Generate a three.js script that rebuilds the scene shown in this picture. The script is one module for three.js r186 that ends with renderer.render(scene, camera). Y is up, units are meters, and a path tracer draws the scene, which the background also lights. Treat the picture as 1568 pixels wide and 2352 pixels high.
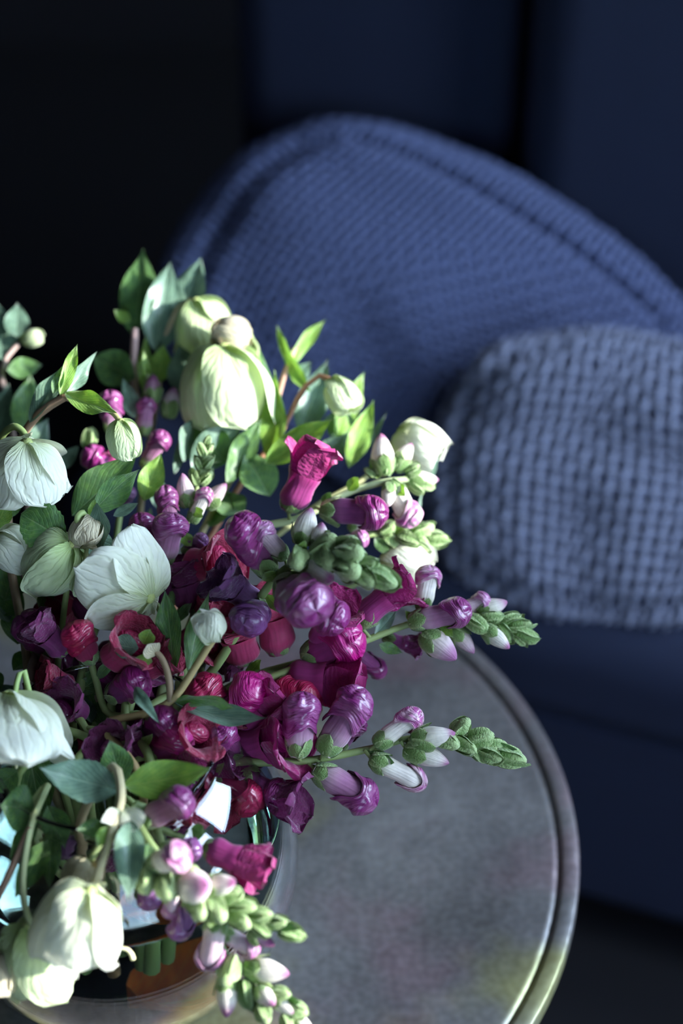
import * as THREE from 'three';
import { ImprovedNoise } from 'three/addons/math/ImprovedNoise.js';
import { mergeGeometries } from 'three/addons/utils/BufferGeometryUtils.js';
import { RoundedBoxGeometry } from 'three/addons/geometries/RoundedBoxGeometry.js';
import { RectAreaLightUniformsLib } from 'three/addons/lights/RectAreaLightUniformsLib.js';
import { Sky } from 'three/addons/objects/Sky.js';

// ---------------------------------------------------------------- camera, sky, light, exposure
const scene = new THREE.Scene();
const PITCH = 42 * Math.PI / 180, FOV = 28, DIST = 0.31 / Math.tan(FOV / 2 * Math.PI / 180);
const FOCUS = new THREE.Vector3(0, 0.80, 0);
const FWD = new THREE.Vector3(0, -Math.sin(PITCH), -Math.cos(PITCH)), UPV = new THREE.Vector3(0, Math.cos(PITCH), -Math.sin(PITCH)), RIGHT = new THREE.Vector3(1, 0, 0);
const camera = new THREE.PerspectiveCamera(FOV, 1568 / 2352, 0.05, 60);
camera.position.copy(FOCUS).addScaledVector(FWD, -DIST);
camera.lookAt(FOCUS);
camera.focus = DIST;
camera.userData.fStop = 2.5;

const sky = new Sky();
sky.name = 'sky';
sky.scale.setScalar(1000);
sky.material.uniforms.turbidity.value = 3;
sky.material.uniforms.rayleigh.value = 1.6;
sky.material.uniforms.mieCoefficient.value = 0.004;
sky.material.uniforms.mieDirectionalG.value = 0.7;
sky.material.uniforms.sunPosition.value.set(0.55, 0.5, -0.67);
sky.material.uniforms.cloudCoverage.value = 0.45;
sky.material.uniforms.cloudDensity.value = 0.5;
scene.add(sky);

RectAreaLightUniformsLib.init();
const WALL_X = 1.55;
const WINS = [{ y0: 1.15, y1: 2.15, z0: -0.80, z1: 0.20 }, { y0: 0.85, y1: 2.15, z0: 0.33, z1: 1.05 }];       // two window openings in the right wall; unseen sill and pier shaped to steer the sun
const sun = new THREE.DirectionalLight(new THREE.Color(1.0, 0.985, 0.96), 10.5);
sun.name = 'sun';
sun.position.set(0.90, 0.30, 0.10).multiplyScalar(6).add(FOCUS);
sun.target.position.copy(FOCUS);
sun.castShadow = true; sun.shadow.radius = 3; sun.shadow.mapSize.set(2048, 2048);
sun.shadow.camera.left = sun.shadow.camera.bottom = -1.5; sun.shadow.camera.right = sun.shadow.camera.top = 1.5; sun.shadow.camera.far = 14;
scene.add(sun, sun.target);
for (const w of WINS) {                                                   // sky light entering by the two windows
  const daylight = new THREE.RectAreaLight(new THREE.Color(0.72, 0.86, 1.0), 11, w.z1 - w.z0 - 0.12, w.y1 - w.y0 - 0.12);
  daylight.name = 'window_fill';
  daylight.position.set(WALL_X + 0.04, (w.y0 + w.y1) / 2, (w.z0 + w.z1) / 2);
  daylight.lookAt(-1, (w.y0 + w.y1) / 2, (w.z0 + w.z1) / 2);
  scene.add(daylight);
}
const ADDED_WIN2 = { x0: 0.0, x1: 1.2, y0: 0.8, y1: 2.2, z: 2.4 };              // an unseen window added behind the camera for frontal fill light
{
  const d = new THREE.RectAreaLight(new THREE.Color(0.74, 0.87, 1.0), 2.0, ADDED_WIN2.x1 - ADDED_WIN2.x0 - 0.12, ADDED_WIN2.y1 - ADDED_WIN2.y0 - 0.12);
  d.name = 'window_fill';  // fill light set in the added window
  d.position.set((ADDED_WIN2.x0 + ADDED_WIN2.x1) / 2, (ADDED_WIN2.y0 + ADDED_WIN2.y1) / 2, ADDED_WIN2.z + 0.04);
  d.lookAt((ADDED_WIN2.x0 + ADDED_WIN2.x1) / 2, (ADDED_WIN2.y0 + ADDED_WIN2.y1) / 2, -1);
  scene.add(d);
}

const renderer = new THREE.WebGLRenderer({ antialias: true });
renderer.toneMapping = THREE.LinearToneMapping;
renderer.toneMappingExposure = 1.6;
renderer.shadowMap.enabled = true;

// ---------------------------------------------------------------- helpers
const V = (x, y, z) => new THREE.Vector3(x, y, z);
const FPX = 1176 / Math.tan(FOV / 2 * Math.PI / 180);
// a point of the place, found along the sight line through (px, py), dz metres beyond the plane of focus
const P = (px, py, dz = 0) => { const d = DIST + dz; return camera.position.clone().addScaledVector(FWD, d).addScaledVector(RIGHT, (px - 784) / FPX * d).addScaledVector(UPV, -(py - 1176) / FPX * d); };
let seedState = 1;
const srand = (s) => { seedState = (s * 2654435761) >>> 0; };
const rnd = (a = 0, b = 1) => { seedState = (seedState + 0x6D2B79F5) >>> 0; let t = seedState; t = Math.imul(t ^ (t >>> 15), t | 1); t ^= t + Math.imul(t ^ (t >>> 7), t | 61); return a + (b - a) * (((t ^ (t >>> 14)) >>> 0) / 4294967296); };
const perlin = new ImprovedNoise();
const N3 = (x, y, z) => perlin.noise(x + 31.7, y + 17.3, z + 5.1);
const col = (h) => new THREE.Color(h);
const mixc = (a, b, t) => a.clone().lerp(b, Math.min(1, Math.max(0, t)));
const sstep = (a, b, x) => { const t = Math.min(1, Math.max(0, (x - a) / (b - a))); return t * t * (3 - 2 * t); };
const names = new Map();
const numbered = (n) => { const k = names.get(n) ?? 0; names.set(n, k + 1); return k ? n + '_' + String(k).padStart(3, '0') : n; };
function thing(name, label, category, at, group) {
  const o = new THREE.Group(); o.name = numbered(name); o.position.copy(at); o.userData = { label, category };
  if (group) o.userData.group = group;
  scene.add(o); return o;
}
function part(name, geo, mat, parent, label, kind) {
  const m = new THREE.Mesh(geo, mat); m.name = name; m.castShadow = m.receiveShadow = true;
  if (label) m.userData.label = label;
  if (kind) m.userData.kind = kind;
  parent.add(m); return m;
}
function structure(name, geo, mat, at) {
  const m = new THREE.Mesh(geo, mat); m.name = name; m.castShadow = m.receiveShadow = true; m.userData = { kind: 'structure' };
  if (at) m.position.set(...at);
  scene.add(m); return m;
}
// a grid surface: fn(u, v) -> Vector3, colour(u, v) -> Color
function surf(nu, nv, fn, colour) {
  const pos = [], uv = [], cc = [], idx = [];
  for (let j = 0; j <= nv; j++) for (let i = 0; i <= nu; i++) {
    const u = i / nu, v = j / nv, p = fn(u, v); pos.push(p.x, p.y, p.z); uv.push(u, v);
    if (colour) { const c = colour(u, v); cc.push(c.r, c.g, c.b); }
  }
  for (let j = 0; j < nv; j++) for (let i = 0; i < nu; i++) { const a = j * (nu + 1) + i, b = a + 1, c = a + nu + 1, d = c + 1; idx.push(a, b, d, a, d, c); }
  const g = new THREE.BufferGeometry();
  g.setAttribute('position', new THREE.Float32BufferAttribute(pos, 3)); g.setAttribute('uv', new THREE.Float32BufferAttribute(uv, 2));
  if (colour) g.setAttribute('color', new THREE.Float32BufferAttribute(cc, 3));
  g.setIndex(idx); g.computeVertexNormals(); return g;
}
const merge = (list) => mergeGeometries(list, false);
// a round rod along points, tapering
function rod(pts, r0, r1, seg = 24, rad = 8, colour, bump = 0) {
  const c = new THREE.CatmullRomCurve3(pts, false, 'centripetal'), fr = c.computeFrenetFrames(seg, false), sd = pts[0].x * 91 + pts[0].y * 57;
  const L = c.getLength();
  const g = surf(rad, seg, (u, v) => {
    const p = c.getPointAt(v), i = Math.round(v * seg), a = u * Math.PI * 2, r = (r0 + (r1 - r0) * v) * (1 + bump * N3(sd, v * L * 90, Math.cos(a)));
    return p.addScaledVector(fr.normals[i], Math.cos(a) * r).addScaledVector(fr.binormals[i], Math.sin(a) * r);
  }, colour && ((u, v) => colour(v)));
  const uv = g.attributes.uv; for (let i = 0; i < uv.count; i++) uv.setXY(i, uv.getX(i) * r0 * 6.3, uv.getY(i) * L);
  return g;
}
// matrix with Y along dir and Z as near as can be to the wanted face, turned by roll
function frame(at, dir, face, roll = 0, s = 1) {
  const y = dir.clone().normalize(), z = face.clone().addScaledVector(y, -face.dot(y)).normalize(), x = y.clone().cross(z);
  z.applyAxisAngle(y, roll); x.applyAxisAngle(y, roll);
  return new THREE.Matrix4().makeBasis(x.multiplyScalar(s), y.multiplyScalar(s), z.multiplyScalar(s)).setPosition(at);
}
const toCam = (p) => camera.position.clone().sub(p).normalize();

// ---------------------------------------------------------------- computed textures
function dataTex(w, h, fn, srgb = false, rep) {
  const d = new Uint8Array(w * h * 4);
  for (let y = 0; y < h; y++) for (let x = 0; x < w; x++) { const c = fn(x / w, y / h), o = (y * w + x) * 4; for (let k = 0; k < 3; k++) d[o + k] = Math.max(0, Math.min(255, c[k] * 255)); d[o + 3] = 255; }
  const t = new THREE.DataTexture(d, w, h, THREE.RGBAFormat); t.magFilter = THREE.LinearFilter; t.minFilter = THREE.LinearMipmapLinearFilter; t.generateMipmaps = true;
  t.wrapS = t.wrapT = THREE.RepeatWrapping; if (srgb) t.colorSpace = THREE.SRGBColorSpace; if (rep) t.repeat.set(...rep); t.needsUpdate = true; return t;
}
const fbm = (x, y, z, o = 4) => { let s = 0, a = 0.5; for (let i = 0; i < o; i++) { s += a * N3(x, y, z + i * 9.7); x *= 2; y *= 2; a *= 0.5; } return s; };
// fan of fine veins running from the base of a petal to its rim
const fanVein = (u, v) => { const x = (u - 0.5) / (0.22 + 0.78 * Math.pow(v, 0.6)); return Math.pow(0.5 + 0.5 * Math.sin(x * 46 + 5 * N3(x * 5, v * 3, 2) + 2.2 * N3(x * 14, v * 9, 4)), 3) * (0.55 + 0.45 * N3(x * 9, v * 5, 8)); };
const sepalMap = (pale, green, vein) => dataTex(256, 256, (u, v) => {
  const k = fanVein(u, v), n = fbm(u * 6, v * 6, 3), g = Math.exp(-v * 5.5) * 0.8 + 0.22 * (0.5 + n) * (1 - v), e = 0.28 * k * (1 - 0.6 * v);
  return [0, 1, 2].map((i) => { let c = pale[i] + (green[i] - pale[i]) * Math.min(1, g); c += (vein[i] - c) * e; return c * (0.97 + 0.08 * n); });
}, true);
const sepalBump = dataTex(256, 256, (u, v) => { const k = 0.75 - 0.5 * fanVein(u, v) + 0.22 * fbm(u * 9, v * 5, 6); return [k, k, k]; });
const rib = (u, v, dens) => { const s = Math.abs(u - 0.5) * 2, q = v * dens - s * dens * 0.22 * 2.2; return Math.pow(0.5 + 0.5 * Math.cos(q * Math.PI * 2 + 1.5 * N3(u * 6, v * 8, 1)), 6) * sstep(0.02, 0.2, s); };
const leafMap = (body, dark, vein) => dataTex(256, 512, (u, v) => {
  const s = Math.abs(u - 0.5) * 2, m = Math.exp(-((s / 0.035) ** 2)), r = rib(u, v, 9) * 0.35, n = fbm(u * 5, v * 9, 11), mot = 0.5 + n * 1.1;
  return [0, 1, 2].map((i) => { let c = dark[i] + (body[i] - dark[i]) * Math.max(0, Math.min(1, mot)); c += (vein[i] - c) * Math.min(0.8, m * 0.75 + r); return c; });
}, true);
const leafBump = dataTex(256, 512, (u, v) => { const s = Math.abs(u - 0.5) * 2, k = 0.6 - 0.4 * Math.exp(-((s / 0.04) ** 2)) - 0.22 * rib(u, v, 9) + 0.25 * fbm(u * 16, v * 26, 5); return [k, k, k]; });
const wrinkleBump = dataTex(256, 256, (u, v) => { const k = 0.5 + 0.9 * fbm(u * 9, v * 14, 21, 4); return [k, k, k]; });
const streakMap = dataTex(256, 128, (u, v) => { const k = 0.93 + 0.08 * N3(u * 46, v * 2, 6) + 0.10 * fbm(u * 12, v * 8, 9); return [k, k, k]; }, true);
const streakBump = dataTex(256, 128, (u, v) => { const k = 0.5 + 0.5 * N3(u * 44, v * 2, 16) + 0.3 * fbm(u * 10, v * 5, 19); return [k, k, k]; });
const clothBump = dataTex(128, 128, (u, v) => { const a = Math.sin(u * Math.PI * 64) * Math.sin(v * Math.PI * 64), k = 0.5 + 0.25 * a + 0.3 * N3(u * 20, v * 20, 3); return [k, k, k]; });

// ---------------------------------------------------------------- materials
const phys = (o) => new THREE.MeshPhysicalMaterial({ side: THREE.DoubleSide, ...o });
const M = {
  sepal: phys({ map: sepalMap([0.95, 0.957, 0.895], [0.74, 0.81, 0.54], [0.66, 0.72, 0.50]), bumpMap: sepalBump, bumpScale: 0.0009, roughness: 0.93, transmission: 0.34, thickness: 0, clearcoat: 0.12, clearcoatRoughness: 0.45 }),
  sepalGreen: phys({ map: sepalMap([0.86, 0.915, 0.74], [0.58, 0.71, 0.34], [0.50, 0.60, 0.30]), bumpMap: sepalBump, bumpScale: 0.0010, roughness: 0.93, transmission: 0.34, thickness: 0, clearcoat: 0.12, clearcoatRoughness: 0.45 }),
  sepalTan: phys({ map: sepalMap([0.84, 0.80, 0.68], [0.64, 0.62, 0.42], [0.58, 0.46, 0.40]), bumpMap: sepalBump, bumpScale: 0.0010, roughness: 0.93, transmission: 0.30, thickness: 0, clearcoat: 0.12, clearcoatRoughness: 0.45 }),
  leaf: phys({ map: leafMap([0.36, 0.55, 0.19], [0.20, 0.38, 0.16], [0.50, 0.60, 0.40]), bumpMap: leafBump, bumpScale: 0.0007, roughness: 0.9, transmission: 0.42, thickness: 0, clearcoat: 0.4, clearcoatRoughness: 0.34 }),
  leafBlue: phys({ map: leafMap([0.40, 0.53, 0.42], [0.27, 0.40, 0.32], [0.56, 0.66, 0.54]), bumpMap: leafBump, bumpScale: 0.0007, roughness: 0.9, transmission: 0.26, thickness: 0, clearcoat: 0.8, clearcoatRoughness: 0.36 }),
  leafLime: phys({ map: leafMap([0.56, 0.72, 0.22], [0.40, 0.60, 0.16], [0.66, 0.78, 0.34]), bumpMap: leafBump, bumpScale: 0.0007, roughness: 0.92, transmission: 0.5, thickness: 0, clearcoat: 0.35, clearcoatRoughness: 0.4 }),
  calyx: phys({ vertexColors: true, map: streakMap, bumpMap: wrinkleBump, bumpScale: 0.0006, roughness: 0.9, transmission: 0.25, thickness: 0, sheen: 0.25, sheenColor: col('#dfe8d0'), sheenRoughness: 0.5, clearcoat: 0.2, clearcoatRoughness: 0.5 }),
  tube: phys({ vertexColors: true, map: streakMap, bumpMap: streakBump, bumpScale: 0.00028, roughness: 0.9, transmission: 0.25, thickness: 0, sheen: 0.08, sheenColor: col('#e9d8ea'), sheenRoughness: 0.5, clearcoat: 0.12, clearcoatRoughness: 0.4 }),
  cap: phys({ vertexColors: true, bumpMap: wrinkleBump, bumpScale: 0.0014, roughness: 0.5, clearcoat: 0.8, clearcoatRoughness: 0.2, sheen: 0.06, sheenColor: col('#e0b8e0'), sheenRoughness: 0.4 }),
  lobe: phys({ vertexColors: true, map: streakMap, bumpMap: wrinkleBump, bumpScale: 0.0009, roughness: 0.9, transmission: 0.3, thickness: 0, clearcoat: 0.14, clearcoatRoughness: 0.35 }),
  stem: phys({ vertexColors: true, bumpMap: wrinkleBump, bumpScale: 0.0004, roughness: 0.62, sheen: 0.4, sheenColor: col('#c8d0b0'), sheenRoughness: 0.5 }),
  anther: phys({ color: col('#e6e2b0'), roughness: 0.7 }),
};

// ---------------------------------------------------------------- the setting: a dim room with two windows on the right and one added behind the camera
const wallMat = new THREE.MeshStandardMaterial({ color: col('#0f111b'), roughness: 0.9, bumpMap: clothBump, bumpScale: 0.0006 });
const floorMat = new THREE.MeshStandardMaterial({ color: col('#0d0e16'), roughness: 0.75 });
const ceilMat = new THREE.MeshStandardMaterial({ color: col('#3c3e48'), roughness: 0.95 });
const whitePaint = new THREE.MeshStandardMaterial({ color: col('#d8d8d6'), roughness: 0.5 });
const X0 = -2.2, X1 = WALL_X, Z0 = -2.0, Z1 = 2.4, H = 2.5, T = 0.14;
const box = (x0, x1, y0, y1, z0, z1) => { const g = new THREE.BoxGeometry(x1 - x0, y1 - y0, z1 - z0); g.translate((x0 + x1) / 2, (y0 + y1) / 2, (z0 + z1) / 2); return g; };
structure('floor', box(X0 - T, X1 + T, -T, 0, Z0 - T, Z1 + T), floorMat);
structure('ceiling', box(X0 - T, X1 + T, H, H + T, Z0 - T, Z1 + T), ceilMat);
structure('wall_left', box(X0 - T, X0, 0, H, Z0 - T, Z1 + T), wallMat);
structure('wall_back', box(X0, X1, 0, H, Z0 - T, Z0), wallMat);
structure('wall_front', merge([box(X0, X1, 0, ADDED_WIN2.y0, Z1, Z1 + T), box(X0, X1, ADDED_WIN2.y1, H, Z1, Z1 + T), box(X0, ADDED_WIN2.x0, ADDED_WIN2.y0, ADDED_WIN2.y1, Z1, Z1 + T), box(ADDED_WIN2.x1, X1, ADDED_WIN2.y0, ADDED_WIN2.y1, Z1, Z1 + T)]), wallMat);
{
  const [A, B] = WINS, x0 = X1, x1 = X1 + T;
  structure('wall_right', merge([box(x0, x1, 0, H, Z0 - T, A.z0), box(x0, x1, 0, A.y0, A.z0, A.z1), box(x0, x1, A.y1, H, A.z0, A.z1), box(x0, x1, 0, H, A.z1, B.z0), box(x0, x1, 0, B.y0, B.z0, B.z1), box(x0, x1, B.y1, H, B.z0, B.z1), box(x0, x1, 0, H, B.z1, Z1 + T)]), wallMat);
}
const paneGlass = new THREE.MeshPhysicalMaterial({ color: 0xffffff, roughness: 0, transmission: 1, thickness: 0, ior: 1.5 });
WINS.forEach(({ y0, y1, z0, z1 }, i) => {
  const f = 0.05, x0 = X1 + 0.05, x1 = X1 + 0.10;
  const w = structure('window_' + (i + 1), merge([box(x0, x1, y0, y0 + f, z0, z1), box(x0, x1, y1 - f, y1, z0, z1), box(x0, x1, y0 + f, y1 - f, z0, z0 + f), box(x0, x1, y0 + f, y1 - f, z1 - f, z1)]), whitePaint);
  part('pane', box(x0 + 0.022, x0 + 0.028, y0 + f, y1 - f, z0 + f, z1 - f), paneGlass, w);
});
{
  const f = 0.05, z0 = Z1 + 0.05, z1 = Z1 + 0.10, { x0, x1, y0, y1 } = ADDED_WIN2;
  const w = structure('window_3', merge([box(x0, x1, y0, y0 + f, z0, z1), box(x0, x1, y1 - f, y1, z0, z1), box(x0, x0 + f, y0 + f, y1 - f, z0, z1), box(x1 - f, x1, y0 + f, y1 - f, z0, z1)]), whitePaint);  // frame of the window added for fill
  part('pane', box(x0 + f, x1 - f, y0 + f, y1 - f, z0 + 0.022, z0 + 0.028), paneGlass, w);
}

// ---------------------------------------------------------------- the sofa behind the table
const SA = 20 * Math.PI / 180, SO = V(-0.115, 0, -0.85), SW = V(Math.cos(SA), 0, Math.sin(SA)), SN = V(-Math.sin(SA), 0, Math.cos(SA));
const sofaFabric = new THREE.MeshPhysicalMaterial({ color: col('#121c36'), roughness: 0.95, bumpMap: clothBump, bumpScale: 0.0008, sheen: 0.15, sheenColor: col('#3a4f88'), sheenRoughness: 0.6 });
{
  const sofa = thing('sofa', 'navy upholstered armless sofa behind the round table', 'sofa', SO);
  sofa.rotation.y = -SA;
  const rb = (w, h, d, r, x, y, z) => { const g = new RoundedBoxGeometry(w, h, d, 5, r); g.translate(x, y, z); return g; };
  part('seat_base', rb(1.3, 0.26, 0.66, 0.03, 0.65, 0.20, 0.11), sofaFabric, sofa);
  part('seat_cushion', rb(1.3, 0.13, 0.52, 0.05, 0.65, 0.365, 0.19), sofaFabric, sofa);
  part('backrest', rb(1.3, 0.78, 0.16, 0.05, 0.65, 0.47, -0.20), sofaFabric, sofa);
  part('back_cushion', rb(0.285, 0.50, 0.14, 0.055, 0.147, 0.66, -0.055), sofaFabric, sofa);
  part('back_cushion', rb(0.62, 0.50, 0.20, 0.06, 0.62, 0.66, -0.025), sofaFabric, sofa);
  const legMat = new THREE.MeshStandardMaterial({ color: col('#1c1410'), roughness: 0.5 });
  for (const [x, z] of [[0.08, -0.2], [1.22, -0.2], [0.08, 0.38], [1.22, 0.38]]) { const g = new THREE.CylinderGeometry(0.022, 0.015, 0.09, 16); g.translate(x, 0.045, z); part('leg', g, legMat, sofa); }
}
// a soft cushion with a seam round its face, wrapped in an open knit of real yarn
function cushion(o) {
  const { name, label, at, w, h, d, groove, cell, yarn, seed } = o;
  const t = thing(name, label, 'cushion', at);
  t.quaternion.setFromRotationMatrix(o.turn);
  const c = o.round ?? 0.38;
  const S = (u, v, side) => {
    const x = u * Math.sqrt(1 - c * v * v), y = v * Math.sqrt(1 - c * u * u), a = Math.pow(Math.pow(Math.abs(u), 8) + Math.pow(Math.abs(v), 8), 0.125);
    let z = d / 2 * Math.pow(Math.max(0, (1 - Math.pow(Math.min(1, Math.abs(u)), 4)) * (1 - Math.pow(Math.min(1, Math.abs(v)), 4))), 0.45) * (1 + 0.12 * N3(u * 1.6 + seed, v * 1.6, 3));
    z -= groove * Math.exp(-(((a - 0.80) / 0.035) ** 2));
    return V(x * w / 2, y * h / 2, side * z + 0.012 * N3(u * 2.3, v * 2.3 + seed, 7));
  };
  const face = (side) => surf(48, 48, (a, b) => { const sx = side > 0 ? 1 : -1; return S(sx * (a * 2 - 1), b * 2 - 1, side); });
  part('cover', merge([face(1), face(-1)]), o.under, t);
  const nrm = (u, v) => { const e = 0.02, a = S(u + e, v, 1).sub(S(u - e, v, 1)), b = S(u, v + e, 1).sub(S(u, v - e, 1)); return a.cross(b).normalize(); };
  const nc = Math.round(w / cell), nr = Math.round(h / cell), r = cell * o.fat, sub = 3, rad = 5;
  const tube = (list) => { const g = []; const fr = list.length; return surf(rad, fr - 1, (uu, vv) => { const i = Math.round(vv * (fr - 1)), p = list[i].p, n = list[i].n, q = list[Math.min(fr - 1, i + 1)].p.clone().sub(list[Math.max(0, i - 1)].p).normalize(), b = n.clone().cross(q).normalize(), a = uu * Math.PI * 2; return p.clone().addScaledVector(n, Math.cos(a) * r).addScaledVector(b, Math.sin(a) * r); }); };
  const strands = [];
  const lim = 0.975;
  for (let i = 0; i <= nr; i++) {
    const v = -lim + 2 * lim * i / nr, list = [];
    for (let j = 0; j <= nc * sub; j++) { const u = -lim + 2 * lim * j / (nc * sub), ph = Math.PI * j / sub + (i % 2) * Math.PI, n = nrm(u, v), p = S(u, v + 0.18 * cell / h * Math.sin(ph), 1).addScaledVector(n, r * (0.9 + 0.55 * Math.cos(ph)) + 0.0012 * N3(u * 30, v * 30, seed)); list.push({ p, n }); }
    strands.push(tube(list));
  }
  for (let i = 0; i <= nc; i++) {
    const u = -lim + 2 * lim * i / nc, list = [];
    for (let j = 0; j <= nr * sub; j++) { const v = -lim + 2 * lim * j / (nr * sub), ph = Math.PI * j / sub + (i % 2) * Math.PI + Math.PI, n = nrm(u, v), p = S(u + 0.22 * cell / w * Math.sin(ph), v, 1).addScaledVector(n, r * (0.9 + 0.55 * Math.cos(ph)) + 0.0012 * N3(u * 30, v * 30, seed + 4)); list.push({ p, n }); }
    strands.push(tube(list));
  }
  part('knitted_face', merge(strands), yarn, t, undefined, 'stuff');
  return t;
}
const coverShade = new THREE.MeshStandardMaterial({ color: col('#232f56'), roughness: 1 });  // cushion cover, darker than the yarn to put shade in the knit holes
const yarnBlue = new THREE.MeshPhysicalMaterial({ color: col('#5a658c'), roughness: 1, sheen: 0.4, sheenColor: col('#7484b8'), sheenRoughness: 0.6 });
const yarnGrey = new THREE.MeshPhysicalMaterial({ color: col('#72788f'), roughness: 1, sheen: 0.4, sheenColor: col('#a8b0cc'), sheenRoughness: 0.6 });
const basis = (x, up) => { const X = x.clone().normalize(), Z = X.clone().cross(up).normalize(), Y = Z.clone().cross(X).normalize(); return new THREE.Matrix4().makeBasis(X, Y, Z); };
{
  // large cushion leaning far back against the sofa, smaller coarser one lying before it
  const a = 36 * Math.PI / 180, wx = V(Math.cos(a), -0.20, Math.sin(a)), lean = V(0.20, 0.62, -0.72);
  cushion({ name: 'knitted_cushion', label: 'large blue knitted cushion leaning back against the sofa', at: P(990, 905, 0.64).addScaledVector(lean.clone().normalize(), 0.03), turn: basis(wx, lean), w: 0.56, h: 0.36, d: 0.15, groove: 0.016, cell: 0.0105, fat: 0.33, yarn: yarnBlue, under: coverShade, seed: 2.2, round: 0.42 });
  const b = 14 * Math.PI / 180, wx2 = V(Math.cos(b), 0.06, Math.sin(b));
  cushion({ name: 'knitted_cushion', label: 'small grey-blue open-knit cushion lying in front of the larger cushion', at: P(1400, 1110, 0.50), turn: basis(wx2, V(-0.1, 0.62, -0.62)), w: 0.30, h: 0.25, d: 0.12, groove: 0.008, cell: 0.0120, fat: 0.30, yarn: yarnGrey, under: coverShade, seed: 8.4, round: 0.4 });
}

// ---------------------------------------------------------------- the round table
const TABLE = { x: -0.135, z: 0.023, y: 0.80 - 0.282, r: 0.298 };
{
  const t = thing('side_table', 'round pewter side table with a thin raised rim', 'table', V(TABLE.x, 0, TABLE.z));
  const patinaReflections = dataTex(512, 512, (u, v) => {  // mottled metal, with the bouquet's blurred reflections painted in as yellow and mauve blotches
    const n = fbm(u * 5, v * 5, 2, 5), y = sstep(0.02, 0.30, fbm(u * 4 + 9, v * 4, 12, 4)), p = sstep(0.0, 0.30, fbm(u * 4.5, v * 4.5 + 7, 31, 4)), f = 0.06 * N3(u * 120, v * 120, 4);
    return [0.50 + 0.20 * n + 0.10 * y + 0.06 * p + f, 0.49 + 0.20 * n + 0.10 * y - 0.01 * p + f, 0.49 + 0.20 * n - 0.07 * y + 0.01 * p + f];
  }, true, [1 / 0.6, 1 / 0.6]);
  const hammer = dataTex(512, 512, (u, v) => { const k = 0.5 + 0.8 * fbm(u * 22, v * 22, 14, 3); return [k, k, k]; });
  hammer.repeat.set(1 / 0.6, 1 / 0.6);
  const metal = new THREE.MeshPhysicalMaterial({ map: patinaReflections, metalness: 0.55, roughness: 0.42, bumpMap: hammer, bumpScale: 0.0012 });
  const flat = (g) => { const p = g.attributes.position, uv = g.attributes.uv; for (let i = 0; i < p.count; i++) uv.setXY(i, p.getX(i) + 0.3, p.getZ(i) + 0.3); return g; };
  const L = (pts) => flat(new THREE.LatheGeometry(pts.map(([r, y]) => new THREE.Vector2(r, y)), 128));
  const y = TABLE.y, r = TABLE.r;
  part('tabletop', L([[0.0001, y - 0.016], [r - 0.02, y - 0.016], [r - 0.012, y - 0.012], [r - 0.012, y - 0.001], [r - 0.02, y], [0.0001, y]]), metal, t);
  part('rim', L([[r - 0.0135, y - 0.014], [r - 0.004, y - 0.016], [r, y - 0.010], [r, y], [r - 0.002, y + 0.0025], [r - 0.010, y + 0.0030], [r - 0.0135, y + 0.0006], [r - 0.0135, y - 0.014]]), metal, t);
  part('pedestal', L([[0.0001, y - 0.017], [0.09, y - 0.017], [0.05, y - 0.03], [0.022, y - 0.07], [0.019, 0.2], [0.022, 0.06], [0.06, 0.03], [0.0001, 0.03]]), metal, t);
  part('base', L([[0.0001, 0.03], [0.10, 0.028], [0.175, 0.014], [0.18, 0.0], [0.0001, 0.0]]), metal, t);
}

// ---------------------------------------------------------------- the glass bowl and its water
const VASE = P(270, 1960, 0.03); VASE.y = TABLE.y + 0.103;
const VR = 0.112;
const bowlR = (y) => Math.sqrt(Math.max(0, VR * VR - y * y));
{
  const glass = new THREE.MeshPhysicalMaterial({ color: 0xffffff, roughness: 0.0, transmission: 1, thickness: 0.004, ior: 1.48, attenuationColor: col('#cfe4e2'), attenuationDistance: 0.12 });
  const vase = thing('vase', 'round clear glass bowl vase holding the bouquet', 'vase', V(VASE.x, TABLE.y + 0.0005, VASE.z));
  const c = VASE.y - TABLE.y, pts = [[0.0001, 0]];
  for (let i = 0; i <= 40; i++) { const a = -1.16 + (1.16 + 0.98) * i / 40; pts.push([VR * Math.cos(a), c + VR * Math.sin(a)]); }
  const lipR = VR * Math.cos(0.98), lipY = c + VR * Math.sin(0.98);
  pts.push([lipR + 0.004, lipY + 0.010], [lipR + 0.003, lipY + 0.012], [lipR + 0.0005, lipY + 0.010]);
  const ri = VR - 0.004;
  for (let i = 40; i >= 0; i--) { const a = -1.12 + (1.12 + 0.96) * i / 40; pts.push([ri * Math.cos(a), c + ri * Math.sin(a)]); }
  pts.push([0.0001, c + ri * Math.sin(-1.12)]);
  part('bowl', new THREE.LatheGeometry(pts.map(([r, y]) => new THREE.Vector2(r, y)), 128), glass, vase);
  const wmat = new THREE.MeshPhysicalMaterial({ color: 0xffffff, roughness: 0, transmission: 1, thickness: 0.1, ior: 1.33, attenuationColor: col('#b8cfc8'), attenuationDistance: 0.18 });
  const wp = [[0.0001, c + ri * Math.sin(-1.11)]], rw = ri - 0.0006, lv = 0.42;
  for (let i = 0; i <= 40; i++) { const a = -1.11 + (1.11 + lv) * i / 40; wp.push([rw * Math.cos(a), c + rw * Math.sin(a)]); }
  wp.push([0.0001, c + rw * Math.sin(lv)]);
  const water = thing('water', 'clear water filling the round glass vase', 'water', V(VASE.x, TABLE.y, VASE.z));
  part('water_body', new THREE.LatheGeometry(wp.map(([r, y]) => new THREE.Vector2(r, y)), 96), wmat, water);
}
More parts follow.
